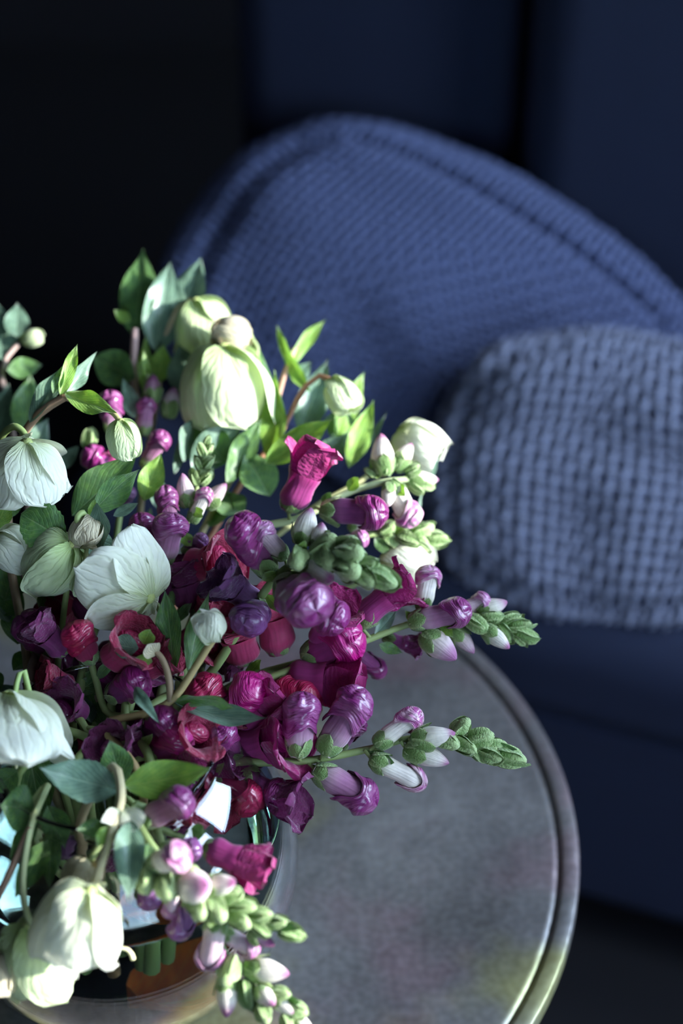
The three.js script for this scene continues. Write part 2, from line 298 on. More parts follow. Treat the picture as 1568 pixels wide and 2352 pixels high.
{
  const at = V(VASE.x + 0.026, VASE.y - 0.082, VASE.z + 0.005), g = leafGeo0();  // leaf-shaped amber piece giving an orange patch inside the bowl
  function leafGeo0() { return surf(10, 20, (u, v) => { const s = u * 2 - 1, w = 0.021 * Math.pow(v + 0.001, 0.6) * Math.pow(1.001 - v, 0.5) * 1.9; return V((v - 0.5) * 0.055, 0.004 + 0.010 * s * s + 0.006 * v, s * w + 0.006 * Math.sin(v * 3)); }); }
  const m = part('amber_piece', g, phys({ map: leafMap([0.86, 0.42, 0.08], [0.70, 0.28, 0.04], [0.72, 0.48, 0.22]), roughness: 0.8 }), scene);
  m.position.copy(at); m.rotation.y = 0.3; m.userData = { label: 'amber brown leaf-shaped piece lying in the water at the bottom of the vase', category: 'leaf' };
}
const NECK = V(VASE.x, VASE.y + 0.095, VASE.z);

// ---------------------------------------------------------------- builders for petals, leaves, flowers
// a petal swept along a meridian of a cup: starts at radius R0 round the Y axis and leans from a0 to a1 (degrees off the axis)
function cupPetal(o) {
  const { L, W, a0, a1, phi = 0, R0 = 0, y0 = 0, pw = 1, off = 0, ruf = 0.05, seed = 0, nu = 12, nv = 16, tip = 0.38, base = 0.55, cup = 1, frill = 0 } = o;
  const K = nv, R = [R0], Y = [y0], A = [];
  for (let j = 0; j <= K; j++) { const t = j / K; A.push((a0 + (a1 - a0) * Math.pow(t, pw)) * Math.PI / 180); if (j) { const am = (A[j] + A[j - 1]) / 2; R.push(R[j - 1] + L / K * Math.sin(am)); Y.push(Y[j - 1] + L / K * Math.cos(am)); } }
  const tm = base / (base + tip), norm = Math.pow(tm, base) * Math.pow(1 - tm, tip);
  const Rc = Math.max(...R, 0.45 * L) / cup;
  return surf(nu, nv, (u, v) => {
    const j = Math.round(v * K), s = u * 2 - 1, w = W / 2 * (j === 0 ? 0.22 : Math.max(0.02, Math.pow(v, base) * Math.pow(1 - v, tip) / norm)), q = Math.max(-1.5, Math.min(1.5, s * w / Rc));
    let rad = R[j] - Rc * (1 - Math.cos(q)), tan = Rc * Math.sin(q), y = Y[j];
    const dn = (off * s * 0.10 + ruf * N3(s * 1.7 + seed, v * 2.6, seed * 1.3) * (0.35 + s * s) * v + frill * Math.sin(s * 9 + v * 5 + seed) * v * v * (0.2 + s * s)) * L;
    rad += dn * Math.cos(A[j]); y -= dn * Math.sin(A[j]);
    y += 0.5 * ruf * L * N3(s * 3.1, seed, 4) * v * v;
    return V(rad * Math.sin(phi) + tan * Math.cos(phi), y, rad * Math.cos(phi) - tan * Math.sin(phi));
  }, o.colour);
}
function leafGeo(o) {
  const { L, W, bend = 0.6, fold = 0.25, wave = 0.05, twist = 0, seed = 0, serr = 0, wide = 0.42 } = o, K = 22;
  const cy = [0], cz = [0], th = [];
  for (let j = 0; j <= K; j++) { th.push(bend * (j / K - 0.5) * (1 + 0.25 * Math.sin(seed))); if (j) { const a = (th[j] + th[j - 1]) / 2; cy.push(cy[j - 1] + Math.cos(a) / K); cz.push(cz[j - 1] + Math.sin(a) / K); } }
  const ch = Math.hypot(cy[K], cz[K]), ca = cy[K] / ch, sa = cz[K] / ch;
  const bp = 0.9, tp = bp * (1 - wide) / wide, norm = Math.pow(wide, bp) * Math.pow(1 - wide, tp);
  return surf(8, K, (u, v) => {
    const j = Math.round(v * K), s = u * 2 - 1; let w = W / 2 * Math.max(0.012, (v < 1e-6 ? 0.10 : 1) * Math.max(Math.pow(v, bp) * Math.pow(1 - v, tp) / norm, v < 0.1 ? 0.10 : 0));
    if (serr) w *= 1 + serr * Math.abs(s) * ((v * 9 + seed) % 1 - 0.5) * 0.7;
    const f = fold * (1 - 0.4 * v), up = Math.abs(s) * w * Math.sin(f) + wave * L * Math.sin(v * 8 + s * 1.5 + seed * 5) * s * s * Math.sin(Math.PI * v) + 0.02 * L * N3(s * 2, v * 4, seed), xx = s * w * Math.cos(f);
    const tw = twist * v, x = xx * Math.cos(tw) - up * Math.sin(tw), n = xx * Math.sin(tw) + up * Math.cos(tw);
    const y = cy[j] / ch * L - n * Math.sin(th[j]), z = cz[j] / ch * L + n * Math.cos(th[j]);
    return V(x, y * ca + z * sa, z * ca - y * sa);
  });
}
let uid = 0;
const bake = (g, m, base) => { g.applyMatrix4(m); g.translate(-base.x, -base.y, -base.z); return g; };
// o: b = base, t = tip ([px, py, dz]), w = width in px, m = material, and the leafGeo settings
function addLeaf(t, base, o, name = 'leaf') {
  const b = P(...o.b), e = P(...o.t), d = e.clone().sub(b), L = d.length(), mpp = (DIST + (o.b[2] || 0)) / FPX;
  const g = leafGeo({ seed: (uid = uid + 0.37), ...o, L, W: o.w * mpp * (o.ws ?? 1) });
  return part(name, bake(g, frame(b, d, toCam(b), (o.roll ?? 0) * Math.PI / 180), base), M[o.m ?? 'leaf'], t);
}
const GREEN = col('#7e9058'), BROWN = col('#8a6a52'), PINKISH = col('#b08a7c'), OLIVE = col('#7c8a58');
function addStem(t, base, pts, r0, r1, c0 = GREEN, c1 = c0, name = 'stem', seg = 22) {
  const w = pts.map((p) => (p.isVector3 ? p : P(...p)).clone().sub(base));
  return part(name, rod(w, r0, r1, seg, 9, (v) => mixc(c0, c1, v), 0.10), M.stem, t);
}
// hellebore flower: attach point b, direction from b to t (the tip of the cup); kind sets how far it is open
const HK = {
  bell: { a0: 88, a1: 6, pw: 0.5, W: 1.0, ruf: 0.10 },
  half: { a0: 88, a1: -38, pw: 0.78, W: 0.98, ruf: 0.06 },
  bud: { a0: 86, a1: -84, pw: 0.95, W: 0.86, ruf: 0.03 },
  longbud: { a0: 66, a1: -50, pw: 0.9, W: 0.58, ruf: 0.03 },
  open: { a0: 88, a1: 25, pw: 0.6, W: 1.08, ruf: 0.12 },
};
for (const k of Object.values(HK)) { let y = 0; for (let i = 0; i < 100; i++) y += Math.cos((k.a0 + (k.a1 - k.a0) * Math.pow((i + 0.5) / 100, k.pw)) * Math.PI / 180) / 100; k.L = 1 / y; }
function addHellebore(t, base, o) {
  const b = P(...o.b), e = P(...o.t), d = e.clone().sub(b), D = d.length(), k = HK[o.k], L = D * k.L * (o.ls ?? 1), m = M[o.m ?? 'sepal'], sd = (uid += 0.61);
  const F = frame(b, d, toCam(b), (o.roll ?? 20) * Math.PI / 180), name = /bud/.test(o.k) ? 'bud' : 'flower', n = o.n ?? 5;
  // the receptacle carries the petals; in open flowers also the stamens
  const hub = new THREE.LatheGeometry([[0.0001, -0.05], [0.06, -0.03], [0.085, 0.02], [0.06, 0.07], [0.0001, 0.08]].map(([r, y]) => new THREE.Vector2(r * L, y * L)), 12);
  const cc = []; for (let i = 0; i < hub.attributes.position.count; i++) cc.push(0.36, 0.42, 0.14); hub.setAttribute('color', new THREE.Float32BufferAttribute(cc, 3));
  const f = part(name, bake(hub, F, base), M.stem, t);
  if (o.stamens) {
    const list = []; srand(sd * 100);
    for (let i = 0; i < o.stamens; i++) { const a = rnd(0, 6.283), q = rnd(0.04, 0.20) * L, h = rnd(0.45, 0.72) * L; list.push(rod([V(Math.cos(a) * q * 0.3, 0.04 * L, Math.sin(a) * q * 0.3), V(Math.cos(a) * q, h * 0.6, Math.sin(a) * q), V(Math.cos(a) * q * 1.6, h, Math.sin(a) * q * 1.6)], 0.0005, 0.0005, 5, 4)); const s = new THREE.SphereGeometry(0.0013, 6, 5); s.scale(0.8, 1.3, 0.8); s.translate(Math.cos(a) * q * 1.6, h, Math.sin(a) * q * 1.6); list.push(s); }
    part('stamens', bake(merge(list), F, base), M.anther, f);
  }
  for (let i = 0; i < n; i++) {
    const ph = i * Math.PI * 2 / n + (o.spin ?? 0.3), inner = i % 2 ? 0.94 : 1.0;
    const g = cupPetal({ L: L * inner * (1 + 0.06 * Math.sin(i * 2.3 + sd)), W: L * k.W * (o.ws ?? 1), a0: k.a0, a1: k.a1 + 7 * Math.sin(i * 1.9 + sd * 2) + (o.flare ?? 0), pw: k.pw, phi: ph, off: 0.35, ruf: k.ruf, seed: sd + i * 3.1, cup: o.cup ?? 1, R0: 0.02 * L, frill: o.frill ?? 0.012, nu: 14, nv: 18 });
    part('petal', bake(g, F, base), m, f);
  }
  return f;
}
// snapdragon colours: [tube base, tube, cap or lobes, inside]
const PAL = {
  lilac: ['#d2bcbc', '#a86c94', '#741c60'], white: ['#e6e9c8', '#f0e6dc', '#a84e8c'], mag: ['#a66c90', '#8c3678', '#78145c'], deep: ['#86487c', '#7a1f64', '#740e58'],
  crim: ['#a05078', '#9c1450', '#a00842'], rasp: ['#96487c', '#9c1f72', '#a60268'], violet: ['#a084a0', '#7c4c80', '#6a306c'], pale: ['#e4e2c4', '#d6b8c4', '#a45c92'],
};
const CAL0 = col('#5f8838'), CAL1 = col('#b0c688');
function calyx(D, len, rad, n, seed, a0 = 70, a1 = -4, wide = 0.85) {
  const list = [];
  for (let i = 0; i < n; i++) list.push(cupPetal({ L: len * (1 + 0.14 * Math.sin(i * 2.1 + seed * 3)), W: len * wide, a0, a1, pw: 0.6, phi: i * 6.283 / n + seed, R0: rad * 0.35, y0: -0.02 * D, off: 0.2, ruf: 0.08, seed: seed + i, nu: 6, nv: 8, base: 0.4, tip: 0.55, colour: (u, v) => mixc(CAL0, CAL1, Math.pow(Math.abs(u * 2 - 1), 3) * 0.8 + 0.25 * v) }));
  return merge(list);
}
// o: k = closed | open | bud | tiny; b = base, t = tip ([px, py, dz]); pal; roll in degrees (dorsal side to the camera at 0)
function addFloret(t, base, o) {
  const b = P(...o.b), e = P(...o.t), d = e.clone().sub(b), D = d.length(), sd = (uid += 0.73), F = frame(b, d, toCam(b), (o.roll ?? 0) * Math.PI / 180), fat = o.fat ?? 1;
  const pal = PAL[o.pal ?? 'lilac'].map(col), k = o.k ?? 'closed';
  const B = (g) => bake(g, F, base);
  if (k === 'tiny') {
    const f = part('bud', B(calyx(D, D * 1.02, D * 0.2 * fat, 4, sd, 60, -40, 0.80 * fat)), M.calyx, t);
    const g = new THREE.SphereGeometry(D * 0.24 * fat, 12, 10); g.scale(1, 1.75, 1); g.translate(0, D * 0.52, 0);
    const cc = []; for (let i = 0; i < g.attributes.position.count; i++) { const c = mixc(CAL0, CAL1, g.attributes.position.getY(i) / D); cc.push(c.r, c.g, c.b); } g.setAttribute('color', new THREE.Float32BufferAttribute(cc, 3));
    part('bud_core', B(g), M.calyx, f);
    return f;
  }
  if (k === 'bud') {
    const body = surf(18, 16, (u, v) => {
      const a = u * 6.2832, pr = Math.pow(Math.sin(Math.PI * Math.pow(0.04 + 0.955 * v, 0.86)), 0.62), r = D * 0.25 * fat * pr * (1 + 0.07 * N3(Math.cos(a) * 1.6 + sd, v * 3, Math.sin(a) * 1.6)) * (1 - 0.10 * Math.exp(-((Math.sin(a) / 0.25) ** 2)) * sstep(0.5, 0.9, v));
      return V(r * Math.cos(a), D * v + 0.02 * D * N3(a, v, sd), r * Math.sin(a) * 0.92 + D * 0.09 * v * v);
    }, (u, v) => mixc(mixc(pal[0], pal[1], v * 1.3), pal[2], sstep(o.dye ?? 0.66, 0.98, v + 0.12 * N3(u * 6, v * 3, sd)) * (o.dyeK ?? 0.95)));
    const f = part('bud', B(body), M.tube, t);
    part('calyx', B(calyx(D, D * 0.56, D * 0.26 * fat, 5, sd)), M.calyx, f);
    return f;
  }
  // the tube; in closed florets it runs on into a rounded tip under the folded lip
  const open = k === 'open', TL = open ? 0.60 : 1, rt = D * (open ? 0.155 : 0.178) * fat;
  const tubeR = (v) => open ? rt * (0.62 + 0.50 * sstep(0, 0.35, v) - 0.10 * sstep(0.35, 0.7, v) + 0.16 * sstep(0.7, 1, v))
    : rt * (0.60 + 0.46 * sstep(0, 0.32, v) - 0.06 * sstep(0.32, 0.55, v) + 0.16 * sstep(0.5, 0.8, v)) * Math.sqrt(Math.max(0, 1 - Math.max(0, (v - 0.74) / 0.262) ** 2));
  const bendZ = (v) => D * (open ? 0.05 * Math.sin(v * 2.4) : 0.07 * v * v);
  const tubeGeo = surf(22, open ? 14 : 24, (u, v) => {
    const a = u * 6.2832, r = tubeR(v) * (1 + 0.05 * N3(Math.cos(a) + sd, v * 2.2, Math.sin(a)));
    const keel = 1 - 0.10 * Math.exp(-(((a - 1.5708) / 0.3) ** 2));
    return V(r * Math.cos(a) * 1.06 * keel, D * TL * v, r * Math.sin(a) * 0.95 * keel + bendZ(v));
  }, (u, v) => mixc(mixc(pal[0], pal[1], sstep(0.0, o.ramp ?? 0.5, v)), pal[2], open ? 0.55 * sstep(0.72, 1.05, v + 0.15 * N3(u * 8, v * 2, sd)) : 0));
  const f = part('floret', B(tubeGeo), M.tube, t);
  part('calyx', B(calyx(D, D * 0.34, rt * 1.1, 5, sd)), M.calyx, f);
  if (!open) {
    const h = o.hem ?? 1.9, low = h < 1.55 ? 0.70 : h > 2.05 ? 0.46 : 0.54;
    const hood = surf(44, 26, (u, v) => {
      const a = u * 6.2832, ca = Math.cos(a), sa = Math.sin(a), hemAt = low - 0.14 * Math.cos(2 * a + 0.5) + 0.10 * sa * (o.patch ?? -1) + 0.05 * N3(ca * 1.6, sa * 1.6, sd);
      const y = hemAt + (1.045 - hemAt) * v, roll = Math.sin(Math.PI * Math.min(1, v * 5 + 0.12)) * (v < 0.18 ? 1 : 0), bulge = Math.pow(Math.sin(Math.PI * Math.min(1, 0.12 + 0.86 * v)), 0.6);
      const x0 = ca, z0 = sa, n = N3(x0 * 1.5 + sd, y * 5, z0 * 1.5) * 0.15 + N3(x0 * 3.2, y * 9 + sd, z0 * 3.2) * 0.07;
      const cleft = 0.22 * Math.exp(-((ca / 0.2) ** 2)) * sstep(0.45, 0.95, v) + 0.16 * Math.exp(-(((v - 0.62 - 0.12 * ca) / 0.07) ** 2)) * sstep(0.1, 0.7, sa);
      const r = (v >= 1 ? 0 : tubeR(Math.min(0.992, y * 0.955))) * (1.05 + 0.24 * bulge + n - cleft) + rt * 0.10 * roll * (v < 1 ? 1 : 0);
      return V(r * ca * 1.04, D * (y - 0.03 * Math.exp(-((ca / 0.3) ** 2)) * v), r * sa * 0.98 + bendZ(y));
    }, (u, v) => mixc(pal[2], mixc(pal[2], pal[1], 0.5), 0.35 + 1.2 * N3(u * 9, v * 5, sd) + 0.3 * sstep(0.12, 0, v)));
    part('folded_lip', B(hood), M.cap, f);
    return f;
  }
  const lobe = (n, spec, nm) => {
    const list = [];
    for (const [ph, len, w, a0, a1, fr] of spec) list.push(cupPetal({ L: D * len, W: D * w * fat, a0, a1, pw: 1.1, phi: ph, R0: rt * 0.85, y0: D * TL * 0.93, off: 0.3, ruf: 0.22, frill: fr, seed: sd + ph * 3, nu: 14, nv: 14, base: 0.28, tip: 0.34, cup: 0.9, colour: (u, v) => mixc(mixc(pal[1], pal[2], 0.35 + v), mixc(pal[2], pal[1], 0.6), sstep(0.88, 1.0, v) * 0.5) }));
    return part(nm, B(merge(list)), M.lobe, f);
  };
  lobe(2, [[-0.5, 0.62, 0.52, 4, o.up ?? 95, 0.05], [0.5, 0.62, 0.52, 4, o.up ?? 95, 0.05]], 'upper_lip');
  lobe(3, [[Math.PI - 0.85, 0.52, 0.42, 14, o.dn ?? 120, 0.05], [Math.PI, 0.50, 0.40, 14, o.dn ?? 120, 0.04], [Math.PI + 0.85, 0.52, 0.42, 14, o.dn ?? 120, 0.05]], 'lower_lip');
  const pg = surf(18, 12, (u, v) => { const a = u * 6.2832, th = v * 3.0, x = Math.sin(th) * Math.cos(a), y = Math.cos(th), z = Math.sin(th) * Math.sin(a), q = 1 + 0.14 * Math.abs(x) + 0.10 * N3(x * 3, y * 3, z * 3 + sd); return V(x * q * rt * 1.05, D * TL + y * q * rt * 0.85, z * q * rt * 0.7 - rt * 0.45); }, (u, v) => mixc(pal[1], pal[2], 0.4 + 0.5 * N3(u * 5, v * 4, sd) + 0.3 * v));
  part('palate', B(pg), M.cap, f);
  return f;
}
// a stalk with everything that grows on it; path runs from the vase neck outward
const SNAP = 'snapdragon stalks in the bouquet', HELL = 'hellebore stems in the bouquet';
function stalk(o) {
  const neck = NECK.clone().add(V(...(o.neck ?? [0, 0, 0]))), foot = neck.clone().add(V(...(o.foot ?? [-(o.neck?.[0] ?? 0) * 0.6, -0.15, -(o.neck?.[2] ?? 0) * 0.6])));
  const t = thing(o.name, o.label, o.cat, foot, o.name === 'snapdragon_stalk' ? SNAP : HELL);
  const pts = [foot, neck, ...o.path.map((p) => P(...p))];
  addStem(t, foot, pts, o.r0 ?? 0.0032, o.r1 ?? 0.0016, o.c0 ?? GREEN, o.c1 ?? o.c0 ?? GREEN, 'stem', 40);
  for (const s of o.stems ?? []) addStem(t, foot, s.p, s.r0 ?? 0.0016, s.r1 ?? 0.0012, s.c0 ?? GREEN, s.c1 ?? s.c0 ?? GREEN, s.n ?? 'pedicel', 16);
  for (const f of o.florets ?? []) {
    addFloret(t, foot, f);
    if (f.s) addStem(t, foot, [f.s, f.b], 0.0012, 0.0011, GREEN, GREEN, 'pedicel', 4);
  }
  for (const f of o.flowers ?? []) addHellebore(t, foot, f);
  for (const l of o.leaves ?? []) addLeaf(t, foot, l, l.n ?? 'leaf');
  return t;
}
const snap = (o) => stalk({ name: 'snapdragon_stalk', cat: 'flower', ...o });
const hell = (o) => stalk({ name: 'hellebore_stem', cat: 'flower', r0: 0.0028, r1: 0.0017, ...o });
// ---------------------------------------------------------------- snapdragon stalks
snap({ label: 'snapdragon stalk in sharp focus reaching sideways over the bare table', neck: [0.035, 0, 0.01], path: [[430, 1768, -0.02], [560, 1752, -0.005], [700, 1748, 0], [840, 1722, 0.003], [960, 1692, 0.004], [1060, 1690, 0.004], [1170, 1735, 0.002]], r0: 0.0042, r1: 0.0016,
  florets: [
    { b: [683, 1738, -0.010], t: [694, 1592, -0.012], pal: 'lilac', roll: 15, fat: 1.12, hem: 2.2, s: [690, 1748, 0] },
    { b: [742, 1730, -0.006], t: [838, 1588, -0.008], pal: 'lilac', roll: -30, fat: 1.05, s: [735, 1745, 0] },
    { b: [770, 1725, 0.016], t: [826, 1648, 0.022], pal: 'mag', roll: 60, fat: 1.1 },
    { b: [862, 1712, -0.002], t: [962, 1632, -0.002], pal: 'white', roll: 20, fat: 0.86, hem: 1.35, s: [850, 1722, 0] },
    { b: [722, 1768, -0.004], t: [862, 1842, -0.010], pal: 'lilac', roll: 150, fat: 1.06, s: [705, 1750, 0] },
    { b: [852, 1742, -0.004], t: [976, 1802, -0.004], pal: 'white', roll: 170, fat: 0.84, hem: 1.4, s: [838, 1725, 0] },
    { k: 'open', b: [545, 1785, -0.004], t: [690, 1850, -0.014], pal: 'deep', roll: 140, up: 40, dn: 60, fat: 1.2, s: [530, 1756, 0] },
    { k: 'bud', b: [945, 1702, -0.004], t: [1046, 1684, -0.006], pal: 'white', dye: 0.72, s: [940, 1698, 0] },
    { k: 'bud', b: [930, 1716, 0.000], t: [1030, 1754, -0.002], pal: 'white', dye: 0.72, fat: 0.95, s: [920, 1702, 0] },
    { k: 'tiny', b: [1000, 1690, 0], t: [1053, 1714, -0.01], fat: 1.2 }, { k: 'tiny', b: [1040, 1686, 0], t: [1078, 1652, -0.004], fat: 1.2 }, { k: 'tiny', b: [1045, 1700, 0], t: [1093, 1728, -0.008], fat: 1.15 },
    { k: 'tiny', b: [1075, 1702, 0], t: [1134, 1688, -0.004], fat: 1.2 }, { k: 'tiny', b: [1080, 1712, 0], t: [1111, 1752, 0] }, { k: 'tiny', b: [1100, 1722, 0], t: [1156, 1747, -0.006] }, { k: 'tiny', b: [1120, 1708, 0], t: [1167, 1712, 0.003], fat: 1.05 }, { k: 'tiny', b: [1135, 1730, 0], t: [1216, 1752, 0], fat: 0.95 },
  ],
  leaves: [{ b: [705, 1756, 0], t: [752, 1800, -0.01], w: 30, m: 'leaf', n: 'bract' }, { b: [840, 1730, 0], t: [905, 1752, -0.012], w: 34, m: 'leaf', n: 'bract', bend: 1.2 }, { b: [1120, 1712, 0], t: [1188, 1722, -0.005], w: 22, m: 'leaf', n: 'bract' }, { b: [550, 1762, 0], t: [530, 1812, -0.015], w: 32, m: 'leaf', n: 'bract' }] });

snap({ label: 'snapdragon stalk tipped with white and mauve buds above the table edge', neck: [0.04, 0, -0.02], path: [[520, 1590, 0.01], [640, 1550, 0.02], [830, 1475, 0.03], [945, 1432, 0.035], [1080, 1412, 0.04], [1170, 1440, 0.04], [1215, 1460, 0.04]], r0: 0.0042, r1: 0.0016,
  florets: [
    { k: 'open', b: [822, 1432, 0.03], t: [940, 1332, 0.025], pal: 'rasp', roll: -40, up: 50, dn: 70, fat: 1.15, s: [850, 1465, 0.03] },
    { b: [968, 1404, 0.04], t: [988, 1302, 0.042], pal: 'white', roll: 10, fat: 1.1, hem: 1.5, s: [975, 1426, 0.036] },
    { b: [940, 1430, 0.03], t: [1078, 1398, 0.024], pal: 'lilac', roll: 10, fat: 0.95, hem: 1.35 },
    { b: [1050, 1405, 0.045], t: [1122, 1374, 0.046], pal: 'pale', roll: 0, fat: 1.1, hem: 1.4 },
    { k: 'bud', b: [1095, 1408, 0.045], t: [1164, 1382, 0.046], pal: 'white', dye: 0.6, fat: 1.1 },
    { k: 'bud', b: [972, 1452, 0.03], t: [1048, 1516, 0.026], pal: 'pale', dye: 0.55, fat: 1.25, s: [960, 1432, 0.035] },
    { k: 'bud', b: [1040, 1440, 0.04], t: [1088, 1500, 0.04], pal: 'pale', dye: 0.8, fat: 1.0, s: [1035, 1420, 0.038] },
    { k: 'open', b: [880, 1462, 0.045], t: [965, 1486, 0.05], pal: 'deep', roll: 160, up: 45, dn: 60 },
    { b: [800, 1490, 0.05], t: [886, 1546, 0.055], pal: 'mag', roll: 140, fat: 0.9 },
    { k: 'bud', b: [1110, 1440, 0.036], t: [1170, 1490, 0.032], pal: 'white', dye: 0.7 },
    { k: 'tiny', b: [1075, 1420, 0.036], t: [1120, 1452, 0.03] }, { k: 'tiny', b: [1105, 1422, 0.04], t: [1160, 1416, 0.038] }, { k: 'tiny', b: [1145, 1432, 0.04], t: [1178, 1480, 0.04], fat: 0.8 }, { k: 'tiny', b: [1150, 1430, 0.04], t: [1204, 1410, 0.042], fat: 0.8 }, { k: 'tiny', b: [1165, 1440, 0.04], t: [1232, 1432, 0.04], fat: 0.75 }, { k: 'tiny', b: [1175, 1445, 0.04], t: [1238, 1468, 0.04], fat: 0.8 }, { k: 'tiny', b: [1180, 1455, 0.04], t: [1210, 1488, 0.04], fat: 0.8 },
  ],
  leaves: [{ b: [860, 1462, 0.03], t: [912, 1400, 0.03], w: 30, m: 'leafBlue', n: 'bract' }, { b: [955, 1432, 0.03], t: [930, 1402, 0.03], w: 22, m: 'leafLime', n: 'bract' }, { b: [1010, 1425, 0.03], t: [1040, 1465, 0.02], w: 26, m: 'leafLime', n: 'bract' }, { b: [870, 1480, 0.03], t: [925, 1500, 0.03], w: 28, m: 'leaf', n: 'bract' }] });

snap({ label: 'snapdragon stalk whose green bud tip points at the viewer amid shiny purple florets', neck: [0.02, 0, -0.03], path: [[470, 1560, 0.02], [560, 1430, 0.0], [640, 1320, -0.02], [720, 1275, -0.035], [800, 1290, -0.05], [890, 1335, -0.06]], r0: 0.0042, r1: 0.002,
  florets: [
    { b: [622, 1318, -0.016], t: [536, 1188, -0.03], pal: 'mag', roll: 25, fat: 1.08, hem: 2.2, s: [632, 1330, -0.02] },
    { b: [655, 1282, -0.02], t: [588, 1202, -0.03], pal: 'pale', roll: -20, fat: 1.0, hem: 1.2, s: [660, 1305, -0.022] },
    { k: 'bud', b: [690, 1252, -0.03], t: [714, 1164, -0.035], pal: 'white', dye: 0.74, fat: 1.15, s: [700, 1285, -0.03] },
    { k: 'bud', b: [728, 1262, -0.035], t: [740, 1198, -0.04], pal: 'white', dye: 0.7, fat: 1.2 },
    { b: [650, 1338, -0.03], t: [728, 1412, -0.07], pal: 'lilac', roll: -20, fat: 1.2, hem: 2.1, s: [650, 1318, -0.02] },
    { b: [690, 1352, -0.02], t: [790, 1440, -0.035], pal: 'mag', roll: 15, fat: 1.15, s: [660, 1315, -0.025] },
    { k: 'bud', b: [695, 1290, -0.03], t: [770, 1338, -0.05], pal: 'white', dye: 0.75, fat: 1.1 },
    { k: 'tiny', b: [690, 1268, -0.04], t: [680, 1302, -0.055], fat: 1.35 }, { k: 'tiny', b: [745, 1268, -0.045], t: [758, 1302, -0.06], fat: 1.35 }, { k: 'tiny', b: [770, 1262, -0.04], t: [820, 1244, -0.055], fat: 1.2 }, { k: 'tiny', b: [785, 1275, -0.05], t: [826, 1268, -0.07], fat: 1.2 }, { k: 'tiny', b: [780, 1295, -0.05], t: [820, 1318, -0.07], fat: 1.2 }, { k: 'tiny', b: [720, 1280, -0.035], t: [768, 1232, -0.05], fat: 1.2 },
    { k: 'tiny', b: [820, 1300, -0.055], t: [872, 1290, -0.065], fat: 1.0 }, { k: 'tiny', b: [815, 1310, -0.055], t: [862, 1345, -0.07], fat: 1.0 }, { k: 'tiny', b: [845, 1312, -0.06], t: [920, 1350, -0.065], fat: 0.9 },
    { k: 'open', b: [590, 1395, 0.0], t: [500, 1320, -0.02], pal: 'violet', roll: 10, up: 60, dn: 80, fat: 1.3 }, { b: [600, 1388, -0.005], t: [560, 1440, -0.03], pal: 'violet', roll: 30, fat: 1.5 },
  ],
  leaves: [{ b: [640, 1318, -0.02], t: [600, 1330, -0.04], w: 26, m: 'leafLime', n: 'bract' }, { b: [610, 1365, -0.01], t: [650, 1410, -0.03], w: 28, m: 'leafLime', n: 'bract' }, { b: [680, 1290, -0.03], t: [700, 1240, -0.05], w: 30, m: 'leafLime', n: 'bract' }, { b: [740, 1275, -0.04], t: [780, 1320, -0.06], w: 26, m: 'leafLime', n: 'bract' }] });

snap({ label: 'snapdragon stalk with one open magenta floret standing up and white buds at its sunlit end', neck: [0.03, 0, -0.05], path: [[420, 1480, 0.05], [540, 1235, 0.07], [690, 1190, 0.07], [790, 1135, 0.075], [890, 1105, 0.08], [970, 1100, 0.085]], r0: 0.0042, r1: 0.002, c1: col('#aab88a'),
  florets: [
    { k: 'open', b: [662, 1172, 0.06], t: [726, 1030, 0.05], pal: 'rasp', roll: 20, up: 30, dn: 65, fat: 1.25, s: [665, 1195, 0.07] },
    { b: [738, 1172, 0.055], t: [888, 1178, 0.045], pal: 'mag', roll: 5, fat: 0.98, hem: 1.5, s: [725, 1165, 0.07] },
    { b: [895, 1105, 0.075], t: [952, 1206, 0.07], pal: 'white', roll: 20, fat: 1.1, hem: 1.2, s: [890, 1105, 0.08] },
    { k: 'bud', b: [882, 1092, 0.08], t: [874, 998, 0.085], pal: 'white', dye: 0.72, fat: 1.1 }, { k: 'bud', b: [905, 1080, 0.085], t: [945, 1020, 0.09], pal: 'white', dye: 0.8, fat: 1.1 }, { k: 'bud', b: [930, 1100, 0.085], t: [1005, 1102, 0.09], pal: 'white', dye: 0.85, fat: 1.0 }, { k: 'bud', b: [895, 1110, 0.07], t: [890, 1165, 0.065], pal: 'white', dye: 0.9, fat: 1.2 },
    { k: 'tiny', b: [915, 1060, 0.09], t: [922, 1040, 0.08], fat: 1.2 }, { k: 'tiny', b: [930, 1085, 0.085], t: [965, 1065, 0.085] }, { k: 'tiny', b: [860, 1095, 0.08], t: [835, 1075, 0.08] }, { k: 'tiny', b: [940, 1105, 0.085], t: [975, 1135, 0.085] }, { k: 'tiny', b: [955, 1105, 0.085], t: [1000, 1122, 0.09] },
  ],
  leaves: [{ b: [800, 1128, 0.07], t: [822, 1095, 0.06], w: 30, m: 'leafLime', n: 'bract' }, { b: [870, 1100, 0.08], t: [850, 1060, 0.08], w: 30, m: 'leafLime', n: 'bract' }, { b: [900, 1100, 0.075], t: [930, 1140, 0.06], w: 30, m: 'leafLime', n: 'bract' }, { b: [740, 1160, 0.06], t: [760, 1130, 0.05], w: 24, m: 'leaf', n: 'bract' }] });

